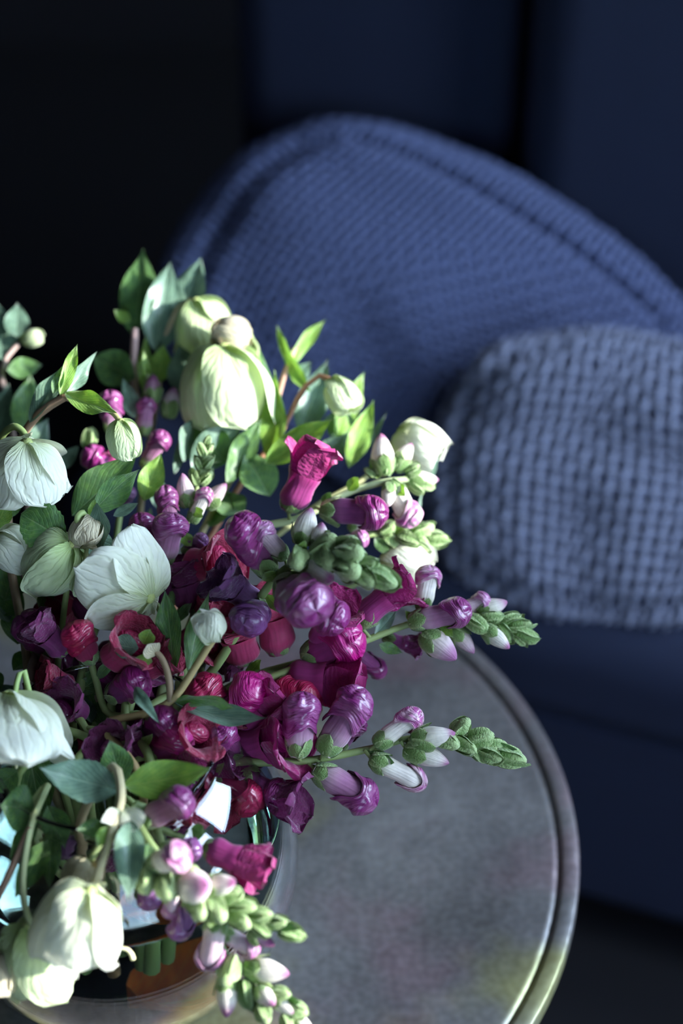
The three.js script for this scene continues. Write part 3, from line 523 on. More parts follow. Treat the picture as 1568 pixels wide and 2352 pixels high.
snap({ label: 'snapdragon stalk with pale green bud tip before the small knitted cushion', neck: [0.04, 0, -0.045], path: [[480, 1420, 0.06], [680, 1310, 0.07], [820, 1235, 0.08], [920, 1225, 0.09], [1020, 1238, 0.095]], r0: 0.004, r1: 0.0016,
  florets: [
    { b: [780, 1250, 0.075], t: [845, 1232, 0.07], pal: 'pale', fat: 1.2, hem: 1.3 }, { b: [800, 1215, 0.085], t: [860, 1190, 0.09], pal: 'pale', fat: 1.0 },
    { k: 'tiny', b: [870, 1228, 0.085], t: [910, 1200, 0.085], fat: 1.1 }, { k: 'tiny', b: [880, 1232, 0.085], t: [925, 1262, 0.085], fat: 1.1 }, { k: 'tiny', b: [910, 1228, 0.09], t: [955, 1198, 0.095], fat: 1.1 }, { k: 'tiny', b: [915, 1230, 0.085], t: [965, 1250, 0.08], fat: 1.1 }, { k: 'tiny', b: [945, 1230, 0.09], t: [1000, 1205, 0.095] }, { k: 'tiny', b: [945, 1232, 0.09], t: [990, 1268, 0.09] }, { k: 'tiny', b: [965, 1236, 0.095], t: [1034, 1240, 0.095], fat: 1.0 },
  ],
  leaves: [{ b: [930, 1235, 0.09], t: [1002, 1288, 0.10], w: 40, m: 'leafBlue' }, { b: [900, 1225, 0.085], t: [935, 1195, 0.08], w: 28, m: 'leafLime', n: 'bract' }, { b: [860, 1235, 0.08], t: [895, 1275, 0.08], w: 28, m: 'leaf', n: 'bract' }] });

snap({ label: 'snapdragon stalk with two purple-hooded florets behind the large cream hellebore', neck: [0.0, 0, -0.04], path: [[300, 1500, 0.05], [365, 1320, 0.05], [420, 1225, 0.055], [450, 1130, 0.06], [470, 1020, 0.07]], r0: 0.004, r1: 0.0012,
  florets: [
    { b: [372, 1300, 0.035], t: [396, 1180, 0.025], pal: 'lilac', roll: 20, fat: 1.2, hem: 1.45, s: [380, 1300, 0.05] },
    { b: [352, 1292, 0.045], t: [320, 1180, 0.04], pal: 'mag', roll: -10, fat: 1.0 },
    { b: [395, 1225, 0.05], t: [378, 1118, 0.05], pal: 'lilac', roll: 0, fat: 0.95, hem: 1.6 },
    { b: [440, 1200, 0.05], t: [478, 1122, 0.05], pal: 'white', roll: 0, fat: 0.9, hem: 1.15 }, { k: 'bud', b: [432, 1165, 0.055], t: [418, 1088, 0.055], pal: 'pale', dye: 0.75, fat: 1.05 }, { k: 'bud', b: [470, 1165, 0.06], t: [520, 1110, 0.06], pal: 'pale', dye: 0.8 },
    { b: [420, 1270, 0.05], t: [475, 1232, 0.045], pal: 'violet', fat: 1.0 }, { k: 'bud', b: [390, 1270, 0.06], t: [340, 1240, 0.06], pal: 'pale' },
    { k: 'tiny', b: [455, 1115, 0.06], t: [440, 1075, 0.06] }, { k: 'tiny', b: [458, 1110, 0.06], t: [490, 1080, 0.06] }, { k: 'tiny', b: [462, 1080, 0.065], t: [446, 1045, 0.065], fat: 0.9 }, { k: 'tiny', b: [465, 1075, 0.065], t: [492, 1045, 0.065], fat: 0.9 }, { k: 'tiny', b: [468, 1050, 0.065], t: [455, 1018, 0.065], fat: 0.9 }, { k: 'tiny', b: [470, 1045, 0.07], t: [492, 1018, 0.07], fat: 0.8 }, { k: 'tiny', b: [472, 1025, 0.07], t: [482, 998, 0.07], fat: 0.8 },
  ],
  leaves: [{ b: [385, 1330, 0.05], t: [440, 1290, 0.04], w: 34, m: 'leaf', n: 'bract' }, { b: [440, 1170, 0.05], t: [465, 1185, 0.03], w: 26, m: 'leafLime', n: 'bract' }, { b: [420, 1225, 0.05], t: [440, 1255, 0.04], w: 30, m: 'leafLime', n: 'bract' }] });

snap({ label: 'blurred snapdragon stalk with mauve hooded florets under the nodding green bud', neck: [-0.02, 0, -0.05], path: [[250, 1350, 0.08], [280, 1150, 0.10], [310, 1000, 0.115], [340, 860, 0.125]], r0: 0.004, r1: 0.0014,
  florets: [
    { b: [262, 1000, 0.11], t: [250, 900, 0.11], pal: 'lilac', fat: 1.1 }, { b: [330, 1000, 0.115], t: [338, 915, 0.115], pal: 'lilac', fat: 1.05, hem: 1.4 }, { b: [330, 1075, 0.10], t: [378, 992, 0.095], pal: 'lilac', fat: 1.0, hem: 1.3 },
    { b: [262, 1110, 0.095], t: [196, 1030, 0.09], pal: 'mag', fat: 1.1, roll: 20 }, { k: 'open', b: [270, 1090, 0.10], t: [240, 1030, 0.095], pal: 'rasp', fat: 1.1 }, { b: [280, 1160, 0.10], t: [300, 1120, 0.09], pal: 'violet', fat: 1.2 },
    { k: 'bud', b: [350, 925, 0.12], t: [352, 862, 0.125], pal: 'lilac', fat: 1.2 }, { k: 'bud', b: [385, 960, 0.12], t: [400, 890, 0.125], pal: 'pale', fat: 1.1 }, { k: 'tiny', b: [200, 1030, 0.11], t: [210, 980, 0.11], fat: 1.1 },
  ],
  leaves: [{ b: [310, 960, 0.11], t: [282, 868, 0.12], w: 44, m: 'leafBlue' }, { b: [345, 930, 0.12], t: [330, 800, 0.13], w: 26, m: 'leafLime' }] });

snap({ label: 'snapdragon stalk hanging over the front of the vase with cream and pink buds', neck: [0.03, 0, 0.045], path: [[300, 1850, -0.075], [350, 1945, -0.09], [430, 2040, -0.10], [540, 2095, -0.10], [640, 2130, -0.10], [700, 2152, -0.10]], r0: 0.004, r1: 0.0016,
  florets: [
    { k: 'open', b: [470, 1945, -0.075], t: [602, 2000, -0.085], pal: 'rasp', roll: 5, up: 15, dn: 75, fat: 1.25, s: [400, 2000, -0.095] },
    { b: [350, 1985, -0.105], t: [428, 1962, -0.125], pal: 'white', roll: 10, fat: 1.15, hem: 1.3 }, { b: [370, 1950, -0.085], t: [462, 1950, -0.09], pal: 'violet', roll: 20, fat: 1.05 },
    { k: 'bud', b: [420, 2040, -0.105], t: [482, 2032, -0.125], pal: 'white', dye: 0.62, fat: 1.5 }, { k: 'bud', b: [470, 2040, -0.105], t: [545, 2024, -0.115], pal: 'white', dye: 0.74, fat: 1.1 },
    { b: [345, 1990, -0.085], t: [345, 2090, -0.085], pal: 'violet', roll: 160, fat: 1.15, hem: 2.1 }, { b: [400, 2040, -0.085], t: [390, 2110, -0.085], pal: 'pale', roll: 160, fat: 1.15 }, { b: [450, 2060, -0.085], t: [405, 2160, -0.085], pal: 'violet', roll: 130, fat: 1.05, hem: 2.2 }, { b: [500, 2100, -0.095], t: [478, 2230, -0.09], pal: 'pale', roll: 180, fat: 0.95, hem: 1.3 },
    { b: [510, 2140, -0.09], t: [590, 2186, -0.085], pal: 'pale', roll: 20, fat: 1.05, hem: 1.2 }, { k: 'bud', b: [570, 2140, -0.095], t: [630, 2172, -0.095], pal: 'lilac', dye: 0.4, fat: 1.0 },
    { k: 'tiny', b: [345, 2000, -0.10], t: [330, 2045, -0.115], fat: 1.4 }, { k: 'tiny', b: [375, 2010, -0.10], t: [385, 2055, -0.12], fat: 1.4 }, { k: 'tiny', b: [400, 2020, -0.105], t: [450, 1998, -0.115], fat: 1.3 }, { k: 'tiny', b: [450, 2060, -0.105], t: [462, 2108, -0.12], fat: 1.3 }, { k: 'tiny', b: [480, 2070, -0.105], t: [510, 2112, -0.12], fat: 1.3 }, { k: 'tiny', b: [500, 2070, -0.10], t: [560, 2050, -0.105], fat: 1.1 }, { k: 'tiny', b: [530, 2085, -0.10], t: [590, 2082, -0.105], fat: 1.1 }, { k: 'tiny', b: [530, 2100, -0.10], t: [572, 2130, -0.11], fat: 1.2 }, { k: 'tiny', b: [570, 2105, -0.10], t: [630, 2100, -0.105] }, { k: 'tiny', b: [580, 2115, -0.10], t: [622, 2152, -0.105] }, { k: 'tiny', b: [610, 2120, -0.10], t: [665, 2118, -0.105], fat: 0.9 }, { k: 'tiny', b: [640, 2130, -0.10], t: [704, 2156, -0.10], fat: 0.9 },
  ],
  leaves: [{ b: [345, 1935, -0.09], t: [330, 1985, -0.11], w: 36, m: 'leaf', n: 'bract' }, { b: [420, 2040, -0.10], t: [360, 2050, -0.115], w: 36, m: 'leafLime', n: 'bract' }, { b: [500, 2085, -0.10], t: [480, 2130, -0.115], w: 34, m: 'leafLime', n: 'bract' }, { b: [600, 2120, -0.10], t: [690, 2135, -0.11], w: 28, m: 'leaf', n: 'bract' }, { b: [440, 1900, -0.07], t: [470, 1915, -0.085], w: 30, m: 'leaf', n: 'bract' }] });

snap({ label: 'snapdragon spray of small green buds drooping lowest past the side of the vase', neck: [0.045, 0, 0.03], path: [[360, 1900, -0.06], [470, 2080, -0.075], [525, 2200, -0.08], [600, 2250, -0.085], [660, 2310, -0.09], [705, 2370, -0.09]], r0: 0.0036, r1: 0.0014,
  florets: [
    { k: 'bud', b: [560, 2222, -0.085], t: [666, 2238, -0.09], pal: 'white', dye: 0.76, fat: 1.0 }, { k: 'bud', b: [525, 2235, -0.085], t: [520, 2336, -0.09], pal: 'white', dye: 0.6, fat: 1.1 }, { k: 'tiny', b: [535, 2200, -0.085], t: [512, 2262, -0.10], fat: 1.2 },
    { k: 'bud', b: [590, 2270, -0.09], t: [632, 2312, -0.10], pal: 'white', dye: 0.6, fat: 1.2 }, { k: 'bud', b: [625, 2290, -0.09], t: [676, 2330, -0.095], pal: 'white', dye: 0.85, fat: 1.1 },
    { k: 'tiny', b: [560, 2250, -0.09], t: [575, 2325, -0.09], fat: 0.7 }, { k: 'tiny', b: [620, 2280, -0.09], t: [668, 2286, -0.095], fat: 1.1 }, { k: 'tiny', b: [600, 2300, -0.09], t: [612, 2352, -0.10], fat: 1.2 }, { k: 'tiny', b: [650, 2310, -0.09], t: [708, 2330, -0.095], fat: 1.1 }, { k: 'tiny', b: [655, 2330, -0.09], t: [665, 2372, -0.10], fat: 1.2 }, { k: 'bud', b: [670, 2335, -0.09], t: [716, 2362, -0.09], pal: 'white', dye: 0.9, fat: 1.1 },
  ],
  leaves: [{ b: [530, 2205, -0.08], t: [508, 2255, -0.095], w: 34, m: 'leafLime', n: 'bract' }, { b: [570, 2250, -0.085], t: [582, 2330, -0.09], w: 26, m: 'leaf', n: 'bract' }, { b: [640, 2300, -0.09], t: [690, 2300, -0.10], w: 26, m: 'leaf', n: 'bract' }] });

snap({ label: 'snapdragon stalk with one plump mauve floret below the bright green leaf', neck: [0.02, 0, 0.04], path: [[270, 1830, -0.05], [330, 1890, -0.06], [420, 1925, -0.055]], r0: 0.0036, r1: 0.0018,
  florets: [{ b: [322, 1890, -0.075], t: [440, 1828, -0.085], pal: 'lilac', roll: 0, fat: 1.05, hem: 1.1 }, { k: 'open', b: [350, 1895, -0.05], t: [450, 1862, -0.055], pal: 'crim', roll: 150, up: 60, dn: 60, fat: 1.1 }, { b: [200, 1915, -0.05], t: [130, 1965, -0.055], pal: 'violet', fat: 1.2, roll: 120 }, { k: 'open', b: [280, 1900, -0.04], t: [270, 2000, -0.05], pal: 'deep', fat: 1.2, roll: 180 }],
  leaves: [{ b: [420, 1925, -0.06], t: [475, 1908, -0.07], w: 34, m: 'leaf', n: 'bract' }] });

// the dark crimson heart of the bouquet: older stalks of open florets
{
  const heart = [
    ['snapdragon stalk of crimson open florets in the heart of the bouquet above the sharp stalk', [[430, 1640, 0.02], [560, 1560, 0.035], [690, 1520, 0.04]], [
      [640, 1500, 620, 1400, 'crim', 30], [700, 1510, 790, 1470, 'rasp', 0], [560, 1520, 540, 1440, 'crim', 10], [650, 1560, 770, 1570, 'rasp', 10], [590, 1580, 690, 1610, 'crim', 30], [740, 1480, 760, 1410, 'rasp', 20]], 0.03],
    ['snapdragon stalk of magenta open florets just above the sharp stalk stem', [[400, 1720, 0.0], [520, 1680, 0.01], [640, 1650, 0.015]], [
      [560, 1690, 620, 1620, 'rasp', 20], [520, 1660, 470, 1590, 'crim', 0], [540, 1720, 640, 1700, 'rasp', 40], [480, 1700, 520, 1660, 'crim', 20], [500, 1660, 560, 1590, 'rasp', 90]], 0.015],
    ['snapdragon stalk of drooping crimson florets under the sharp stalk stem', [[380, 1790, -0.01], [470, 1800, -0.005], [560, 1800, 0.0]], [
      [450, 1800, 500, 1850, 'crim', 160], [500, 1790, 560, 1830, 'crim', 150], [440, 1790, 420, 1850, 'deep', 140], [470, 1770, 520, 1760, 'deep', 30], [540, 1740, 510, 1690, 'deep', 0]], -0.005],
    ['snapdragon stalk with purple hood and crimson lip behind the pair of narrow leaves', [[340, 1560, 0.03], [400, 1430, 0.04], [450, 1330, 0.05]], [
      [440, 1400, 420, 1325, 'deep', 10], [450, 1420, 510, 1370, 'crim', 20], [420, 1480, 480, 1470, 'crim', 0], [460, 1450, 520, 1500, 'deep', 40], [400, 1380, 340, 1320, 'deep', 0], [430, 1300, 500, 1290, 'crim', 10]], 0.045],
    ['snapdragon stalk of dusky florets in the shade behind the cream hellebore', [[230, 1600, 0.05], [200, 1450, 0.06], [190, 1330, 0.07]], [
      [210, 1420, 170, 1350, 'deep', 0], [220, 1400, 260, 1320, 'crim', 10], [200, 1480, 130, 1440, 'crim', 30], [230, 1500, 290, 1480, 'deep', 60], [200, 1540, 140, 1530, 'deep', 0], [160, 1330, 110, 1300, 'deep', 0]], 0.06],
    ['snapdragon stalk of dusky purple florets low on the shaded side', [[220, 1680, 0.0], [160, 1600, 0.02], [110, 1520, 0.03]], [
      [170, 1600, 110, 1560, 'crim', 0], [200, 1620, 250, 1560, 'deep', 30], [220, 1650, 160, 1690, 'crim', 90], [260, 1640, 330, 1600, 'deep', 10], [120, 1500, 70, 1440, 'deep', 0], [280, 1580, 320, 1530, 'deep', 50]], 0.03],
    ['snapdragon stalk of mauve florets in the gap above the two spreading leaves', [[260, 1760, -0.02], [310, 1730, -0.02], [370, 1700, -0.015]], [
      [330, 1740, 300, 1690, 'deep', 0], [350, 1740, 400, 1690, 'rasp', 20], [300, 1760, 260, 1720, 'deep', 10], [370, 1760, 430, 1740, 'rasp', 0], [330, 1700, 380, 1660, 'deep', 0], [400, 1720, 450, 1690, 'crim', 40]], -0.015],
  ];
  heart.push(['snapdragon stalk of shaded wine-coloured florets under the large cream hellebore', [[250, 1640, -0.005], [220, 1560, 0.0], [200, 1490, 0.0]], [
    [150, 1500, 100, 1450, 'deep', 10], [210, 1520, 180, 1460, 'crim', 0], [250, 1520, 300, 1480, 'crim', 20], [170, 1580, 120, 1560, 'crim', 40], [250, 1600, 310, 1570, 'deep', 0], [190, 1640, 150, 1620, 'deep', 70], [330, 1540, 380, 1520, 'crim', 30]], -0.002]);
  heart.forEach(([label, path, fl, dz], i) => snap({ label, neck: [0.03 * Math.cos(i * 1.7), 0, 0.03 * Math.sin(i * 1.7) - 0.01], path, r0: 0.0036, r1: 0.002, c0: GREEN,
    florets: fl.map(([x0, y0, x1, y1, pal, roll], j) => ({ k: j % 3 === 1 ? 'closed' : 'open', b: [x0, y0, dz], t: [x0 + (x1 - x0) * 1.45, y0 + (y1 - y0) * 1.45, dz - 0.012 - 0.006 * (j % 3)], pal, roll, fat: j % 3 === 1 ? 1.25 : 1.55, ramp: 0.15, up: 45 + 20 * (j % 3), dn: 60 + 20 * (j % 2) })),
    leaves: [{ b: path[1], t: [path[1][0] + 40, path[1][1] - 45, path[1][2] - 0.02], w: 26, m: i % 2 ? 'leaf' : 'leafLime', n: 'bract' }] }));
}

// ---------------------------------------------------------------- hellebore stems
hell({ label: 'hellebore stem with a large cream flower turned sideways in the middle of the bouquet', neck: [0.01, 0, 0.0], path: [[300, 1560, 0.01], [372, 1440, 0.012], [362, 1392, 0.004], [345, 1378, -0.002]], c0: OLIVE,
  flowers: [{ k: 'bell', b: [345, 1374, -0.012], t: [252, 1320, 0.006], roll: 50, spin: 0.2, m: 'sepal', frill: 0.02, ls: 1.1, flare: 22 }],
  leaves: [{ b: [396, 1545, -0.01], t: [378, 1352, -0.015], w: 70, fold: 0.35, bend: 0.5, m: 'leaf', roll: -25 }] });

hell({ label: 'hellebore stem with a round cream bud between two narrow dark leaves', neck: [0.02, 0, 0.015], path: [[240, 1665, -0.02], [330, 1640, -0.025], [395, 1608, -0.03], [450, 1530, -0.035], [488, 1470, -0.04]], c0: col('#9a7c5a'), c1: col('#9a8a5c'), r0: 0.003, r1: 0.0022,
  stems: [{ p: [[392, 1612, -0.03], [388, 1560, -0.03], [372, 1512, -0.03], [350, 1490, -0.03]], r0: 0.0024, r1: 0.0018, c0: col('#857258') }],
  flowers: [{ k: 'bud', b: [492, 1466, -0.04], t: [470, 1412, -0.05], m: 'sepal', roll: 10 }],
  leaves: [
    { b: [432, 1545, -0.03], t: [480, 1362, -0.03], w: 68, fold: 0.4, bend: 0.5, m: 'leaf', roll: 30 },
    { b: [398, 1612, -0.03], t: [614, 1648, -0.05], w: 62, fold: 0.4, bend: 0.9, m: 'leafBlue', roll: -40 }, { b: [402, 1612, -0.03], t: [538, 1628, -0.06], w: 52, fold: 0.3, bend: 0.8, m: 'leaf', roll: 50 },
    { b: [312, 1578, -0.035], t: [366, 1662, -0.05], w: 38, fold: 0.7, bend: -0.9, twist: 1.0, m: 'leafBlue', roll: 20 },
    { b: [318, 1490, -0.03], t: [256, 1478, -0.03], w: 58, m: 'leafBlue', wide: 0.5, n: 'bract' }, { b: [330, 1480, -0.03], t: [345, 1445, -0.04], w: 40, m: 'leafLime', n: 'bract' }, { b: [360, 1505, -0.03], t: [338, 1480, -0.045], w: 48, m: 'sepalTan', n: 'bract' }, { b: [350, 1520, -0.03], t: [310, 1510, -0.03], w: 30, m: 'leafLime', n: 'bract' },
  ] });

hell({ label: 'hellebore stem arching over with a nodding pale flower beside the dark gap', neck: [-0.045, 0, -0.02], path: [[60, 1500, 0.03], [20, 1250, 0.04], [30, 1060, 0.045], [52, 1000, 0.045], [95, 945, 0.04], [148, 912, 0.035]], c0: col('#7c7a50'), c1: col('#8a6e58'), r0: 0.003, r1: 0.0026,
  stems: [{ p: [[-6, 1025, 0.03], [12, 992, 0.025], [34, 980, 0.02], [52, 992, 0.018], [62, 1016, 0.015]], r0: 0.0024, r1: 0.0022, c0: col('#8ba060') }, { p: [[148, 912, 0.035], [205, 928, 0.03], [255, 945, 0.025], [276, 968, 0.02]], r0: 0.0022, r1: 0.0017, c0: col('#8a7058'), c1: col('#a0a068') }],
  flowers: [{ k: 'bell', b: [62, 1014, 0.0], t: [62, 1132, 0.018], m: 'sepal', roll: 30, frill: 0.03, stamens: 14, flare: 14 }, { k: 'longbud', b: [276, 966, 0.02], t: [294, 1054, 0.03], m: 'sepalGreen', ws: 1.35 }],
  leaves: [
    { b: [68, 972, 0.038], t: [142, 842, 0.045], w: 62, m: 'leafBlue', fold: 0.5, roll: -35, bend: 0.5 }, { b: [138, 910, 0.035], t: [178, 790, 0.03], w: 42, m: 'leafLime', fold: 0.6, roll: 20 }, { b: [122, 905, 0.034], t: [146, 838, 0.03], w: 30, m: 'leaf', fold: 0.6 },
    { b: [152, 905, 0.04], t: [224, 806, 0.05], w: 44, m: 'leafBlue', fold: 0.5, roll: 35 }, { b: [148, 902, 0.032], t: [268, 948, 0.015], w: 54, m: 'leafLime', fold: 0.4, wave: 0.07, roll: -20 },
  ] });

hell({ label: 'hellebore cluster of half-closed pale flowers and buds near the shaded side', neck: [-0.03, 0, 0.0], path: [[130, 1560, 0.01], [150, 1380, 0.01], [172, 1250, 0.005], [196, 1195, 0.0]], c0: GREEN,
  stems: [{ p: [[196, 1192, 0], [190, 1178, -0.004], [178, 1190, -0.008], [183, 1225, -0.008], [166, 1252, -0.008]], r0: 0.0022, r1: 0.0018, c0: col('#94a868') }, { p: [[198, 1205, 0], [200, 1250, -0.004], [193, 1298, -0.006]], r0: 0.0014, r1: 0.0012, c0: col('#a8ac80') }, { p: [[140, 1330, 0.01], [60, 1290, 0.012], [-10, 1232, 0.01]], r0: 0.0022, r1: 0.002, c0: col('#94a868') }],
  flowers: [
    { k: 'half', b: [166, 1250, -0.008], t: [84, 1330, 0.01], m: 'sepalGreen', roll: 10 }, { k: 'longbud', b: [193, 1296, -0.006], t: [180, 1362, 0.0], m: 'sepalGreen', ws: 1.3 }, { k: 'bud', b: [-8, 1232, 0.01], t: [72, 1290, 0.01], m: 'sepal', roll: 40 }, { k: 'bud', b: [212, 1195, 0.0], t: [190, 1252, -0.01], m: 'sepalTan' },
  ],
  leaves: [
    { b: [150, 1240, 0.0], t: [48, 1180, 0.0], w: 110, m: 'leaf', serr: 0.2, wide: 0.5, fold: 0.3, bend: -0.7 }, { b: [222, 1155, -0.01], t: [228, 1272, -0.01], w: 58, m: 'leafBlue', fold: 0.5, bend: 0.9, roll: 30 }, { b: [205, 1215, 0.01], t: [262, 1300, 0.02], w: 70, m: 'leafBlue', roll: -20 },
    { b: [165, 1185, 0.03], t: [316, 1040, 0.04], w: 105, m: 'leaf', fold: 0.35, roll: -15, bend: 0.4 }, { b: [210, 1180, 0.02], t: [320, 1078, 0.02], w: 72, m: 'leaf', fold: 0.4, roll: 25, bend: 0.5 }, { b: [260, 1185, 0.03], t: [318, 1155, 0.03], w: 26, m: 'leafBlue' }, { b: [330, 1150, 0.06], t: [370, 1040, 0.07], w: 62, m: 'leafLime' },
    { b: [-10, 1215, 0.02], t: [22, 1150, 0.02], w: 50, m: 'leafLime', roll: 20 }, { b: [20, 1190, 0.03], t: [50, 1110, 0.04], w: 40, m: 'leaf' }, { b: [206, 1190, 0.0], t: [218, 1145, -0.01], w: 20, m: 'leafLime', n: 'bract' },
  ] });

hell({ label: 'hellebore stem with a wide open pale flower showing its green inside at the shaded side', neck: [-0.05, 0, 0.02], path: [[120, 1690, -0.03], [70, 1600, -0.04], [52, 1535, -0.04], [40, 1560, -0.045], [35, 1592, -0.05]], c0: GREEN, c1: col('#90a864'),
  flowers: [{ k: 'bell', b: [18, 1596, -0.05], t: [30, 1775, -0.06], m: 'sepal', roll: 20, spin: 0.7, stamens: 18, ls: 1.05, flare: 14, frill: 0.03 }],
  leaves: [{ b: [80, 1690, -0.04], t: [112, 1790, -0.05], w: 40, m: 'leaf', fold: 0.5 }, { b: [60, 1690, -0.03], t: [100, 1900, -0.03], w: 100, m: 'leaf', fold: 0.3 }, { b: [40, 1770, -0.05], t: [-20, 1820, -0.06], w: 60, m: 'leaf' }] });

hell({ label: 'hellebore stem with two broad spreading leaves and a nodding cream flower before the vase', neck: [-0.01, 0, 0.05], path: [[260, 1760, -0.07], [278, 1815, -0.085], [276, 1850, -0.09], [258, 1905, -0.10], [235, 1975, -0.108], [212, 2046, -0.112]], c0: col('#8a6648'), c1: col('#b8b088'), r0: 0.0032, r1: 0.0024,
  stems: [{ p: [[280, 1820, -0.08], [255, 1890, -0.085], [215, 1960, -0.085], [190, 2010, -0.085]], r0: 0.0028, r1: 0.002, c0: OLIVE }],
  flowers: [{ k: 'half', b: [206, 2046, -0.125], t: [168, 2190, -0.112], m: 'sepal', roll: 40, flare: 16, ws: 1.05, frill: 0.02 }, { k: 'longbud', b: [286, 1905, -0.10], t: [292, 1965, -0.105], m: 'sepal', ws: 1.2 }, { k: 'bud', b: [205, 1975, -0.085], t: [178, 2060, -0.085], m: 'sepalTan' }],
  leaves: [
    { b: [276, 1815, -0.075], t: [92, 1764, -0.085], w: 104, m: 'leafBlue', fold: 0.3, bend: 0.6, serr: 0.12, roll: 10 }, { b: [282, 1805, -0.075], t: [482, 1764, -0.085], w: 92, m: 'leafLime', fold: 0.3, bend: 0.7, roll: -15 }, { b: [280, 1800, -0.06], t: [252, 1700, -0.06], w: 80, m: 'leaf' },
    { b: [300, 1885, -0.10], t: [294, 2068, -0.125], w: 74, m: 'leafBlue', fold: 0.4, bend: -0.5 },
    { b: [285, 1855, -0.095], t: [318, 1905, -0.105], w: 62, m: 'sepal', wide: 0.6, n: 'bract' }, { b: [280, 1865, -0.095], t: [232, 1888, -0.105], w: 40, m: 'sepal', n: 'bract' }, { b: [245, 1900, -0.095], t: [175, 1905, -0.10], w: 44, m: 'leaf', n: 'bract', bend: 1.2 }, { b: [250, 1900, -0.10], t: [222, 1945, -0.11], w: 34, m: 'leafLime', n: 'bract' },
  ] });

hell({ label: 'hellebore stem with a ribbed pale green flower drooping low over the vase side', neck: [-0.04, 0, 0.045], path: [[110, 1800, -0.06], [70, 1900, -0.08], [52, 2040, -0.09], [62, 2100, -0.092], [72, 2126, -0.094]], c0: GREEN, c1: col('#a8b080'), r0: 0.0028, r1: 0.0018,
  stems: [{ p: [[70, 1900, -0.08], [20, 2010, -0.085], [-30, 2130, -0.085], [-12, 2200, -0.09]], r0: 0.0022, r1: 0.0018, c0: col('#8a6e58') }],
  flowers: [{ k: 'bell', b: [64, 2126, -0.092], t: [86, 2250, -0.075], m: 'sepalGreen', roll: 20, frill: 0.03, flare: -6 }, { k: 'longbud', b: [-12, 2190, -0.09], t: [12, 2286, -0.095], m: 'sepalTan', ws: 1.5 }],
  leaves: [{ b: [110, 1930, -0.075], t: [34, 2062, -0.08], w: 62, m: 'leaf', fold: 0.4, bend: -0.5 }, { b: [80, 1860, -0.07], t: [0, 1850, -0.075], w: 110, m: 'leaf' }, { b: [85, 1880, -0.07], t: [20, 1980, -0.075], w: 46, m: 'leaf' }, { b: [110, 1850, -0.06], t: [150, 1950, -0.065], w: 70, m: 'leaf' }, { b: [120, 1900, -0.065], t: [115, 2040, -0.07], w: 50, m: 'leaf' }] });

hell({ label: 'hellebore stem with a bright half-lit green and cream flower at the top of the bouquet', neck: [0.01, 0, -0.055], path: [[360, 1450, 0.08], [500, 1150, 0.11], [585, 1000, 0.12], [578, 860, 0.125], [545, 800, 0.12], [510, 798, 0.115]], c0: col('#a07a60'), c1: col('#a8a878'), r0: 0.003, r1: 0.002,
  stems: [{ p: [[578, 850, 0.125], [590, 800, 0.13], [572, 772, 0.13]], r0: 0.002, r1: 0.0016, c0: OLIVE }],
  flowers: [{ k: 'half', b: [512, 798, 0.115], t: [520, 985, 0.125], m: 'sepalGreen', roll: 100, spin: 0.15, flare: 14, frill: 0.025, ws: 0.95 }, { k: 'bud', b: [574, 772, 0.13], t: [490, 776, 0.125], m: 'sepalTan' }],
  leaves: [
    { b: [610, 1000, 0.12], t: [578, 762, 0.13], w: 84, m: 'leaf', fold: 0.35, roll: 20, bend: 0.5 }, { b: [620, 1070, 0.11], t: [630, 850, 0.12], w: 64, m: 'leafLime', fold: 0.4, roll: -25 }, { b: [520, 1110, 0.10], t: [602, 960, 0.11], w: 64, m: 'leaf', roll: 20 },
    { b: [608, 1065, 0.10], t: [762, 962, 0.09], w: 74, m: 'leafLime', fold: 0.35, roll: -20 }, { b: [440, 1080, 0.10], t: [560, 960, 0.11], w: 90, m: 'leafBlue' },
  ] });

hell({ label: 'hellebore stem with a blurred cup flower and three upright pointed leaves at the very top', neck: [-0.01, 0, -0.06], path: [[300, 1400, 0.10], [330, 1100, 0.13], [362, 900, 0.15], [372, 800, 0.16], [415, 700, 0.16], [440, 690, 0.155]], c0: col('#7c7058'), c1: col('#a89878'), r0: 0.003, r1: 0.002,
  stems: [{ p: [[330, 1000, 0.14], [308, 880, 0.15], [310, 755, 0.155]], r0: 0.0028, r1: 0.0024, c0: col('#b89a94'), n: 'side_stem' }],
  flowers: [{ k: 'bell', b: [448, 690, 0.155], t: [478, 800, 0.165], m: 'sepalGreen', roll: 30, frill: 0.03 }],
  leaves: [
    { b: [305, 770, 0.155], t: [328, 572, 0.17], w: 96, m: 'leaf', fold: 0.3, roll: -20 }, { b: [360, 812, 0.155], t: [392, 600, 0.16], w: 104, m: 'leafBlue', fold: 0.35, roll: 15 }, { b: [404, 735, 0.16], t: [462, 592, 0.17], w: 86, m: 'leafBlue', fold: 0.3, roll: -15 }, { b: [300, 740, 0.155], t: [262, 712, 0.155], w: 30, m: 'leafLime' },
    { b: [310, 870, 0.14], t: [215, 820, 0.15], w: 90, m: 'leaf', wide: 0.5 }, { b: [330, 900, 0.14], t: [335, 770, 0.15], w: 34, m: 'leafLime' }, { b: [362, 880, 0.145], t: [376, 790, 0.15], w: 56, m: 'leafLime' }, { b: [440, 910, 0.14], t: [410, 790, 0.15], w: 90, m: 'leafBlue' }, { b: [470, 960, 0.13], t: [440, 900, 0.13], w: 70, m: 'sepalGreen', wide: 0.55 }, { b: [400, 1090, 0.10], t: [435, 960, 0.11], w: 26, m: 'leafBlue' },
  ] });

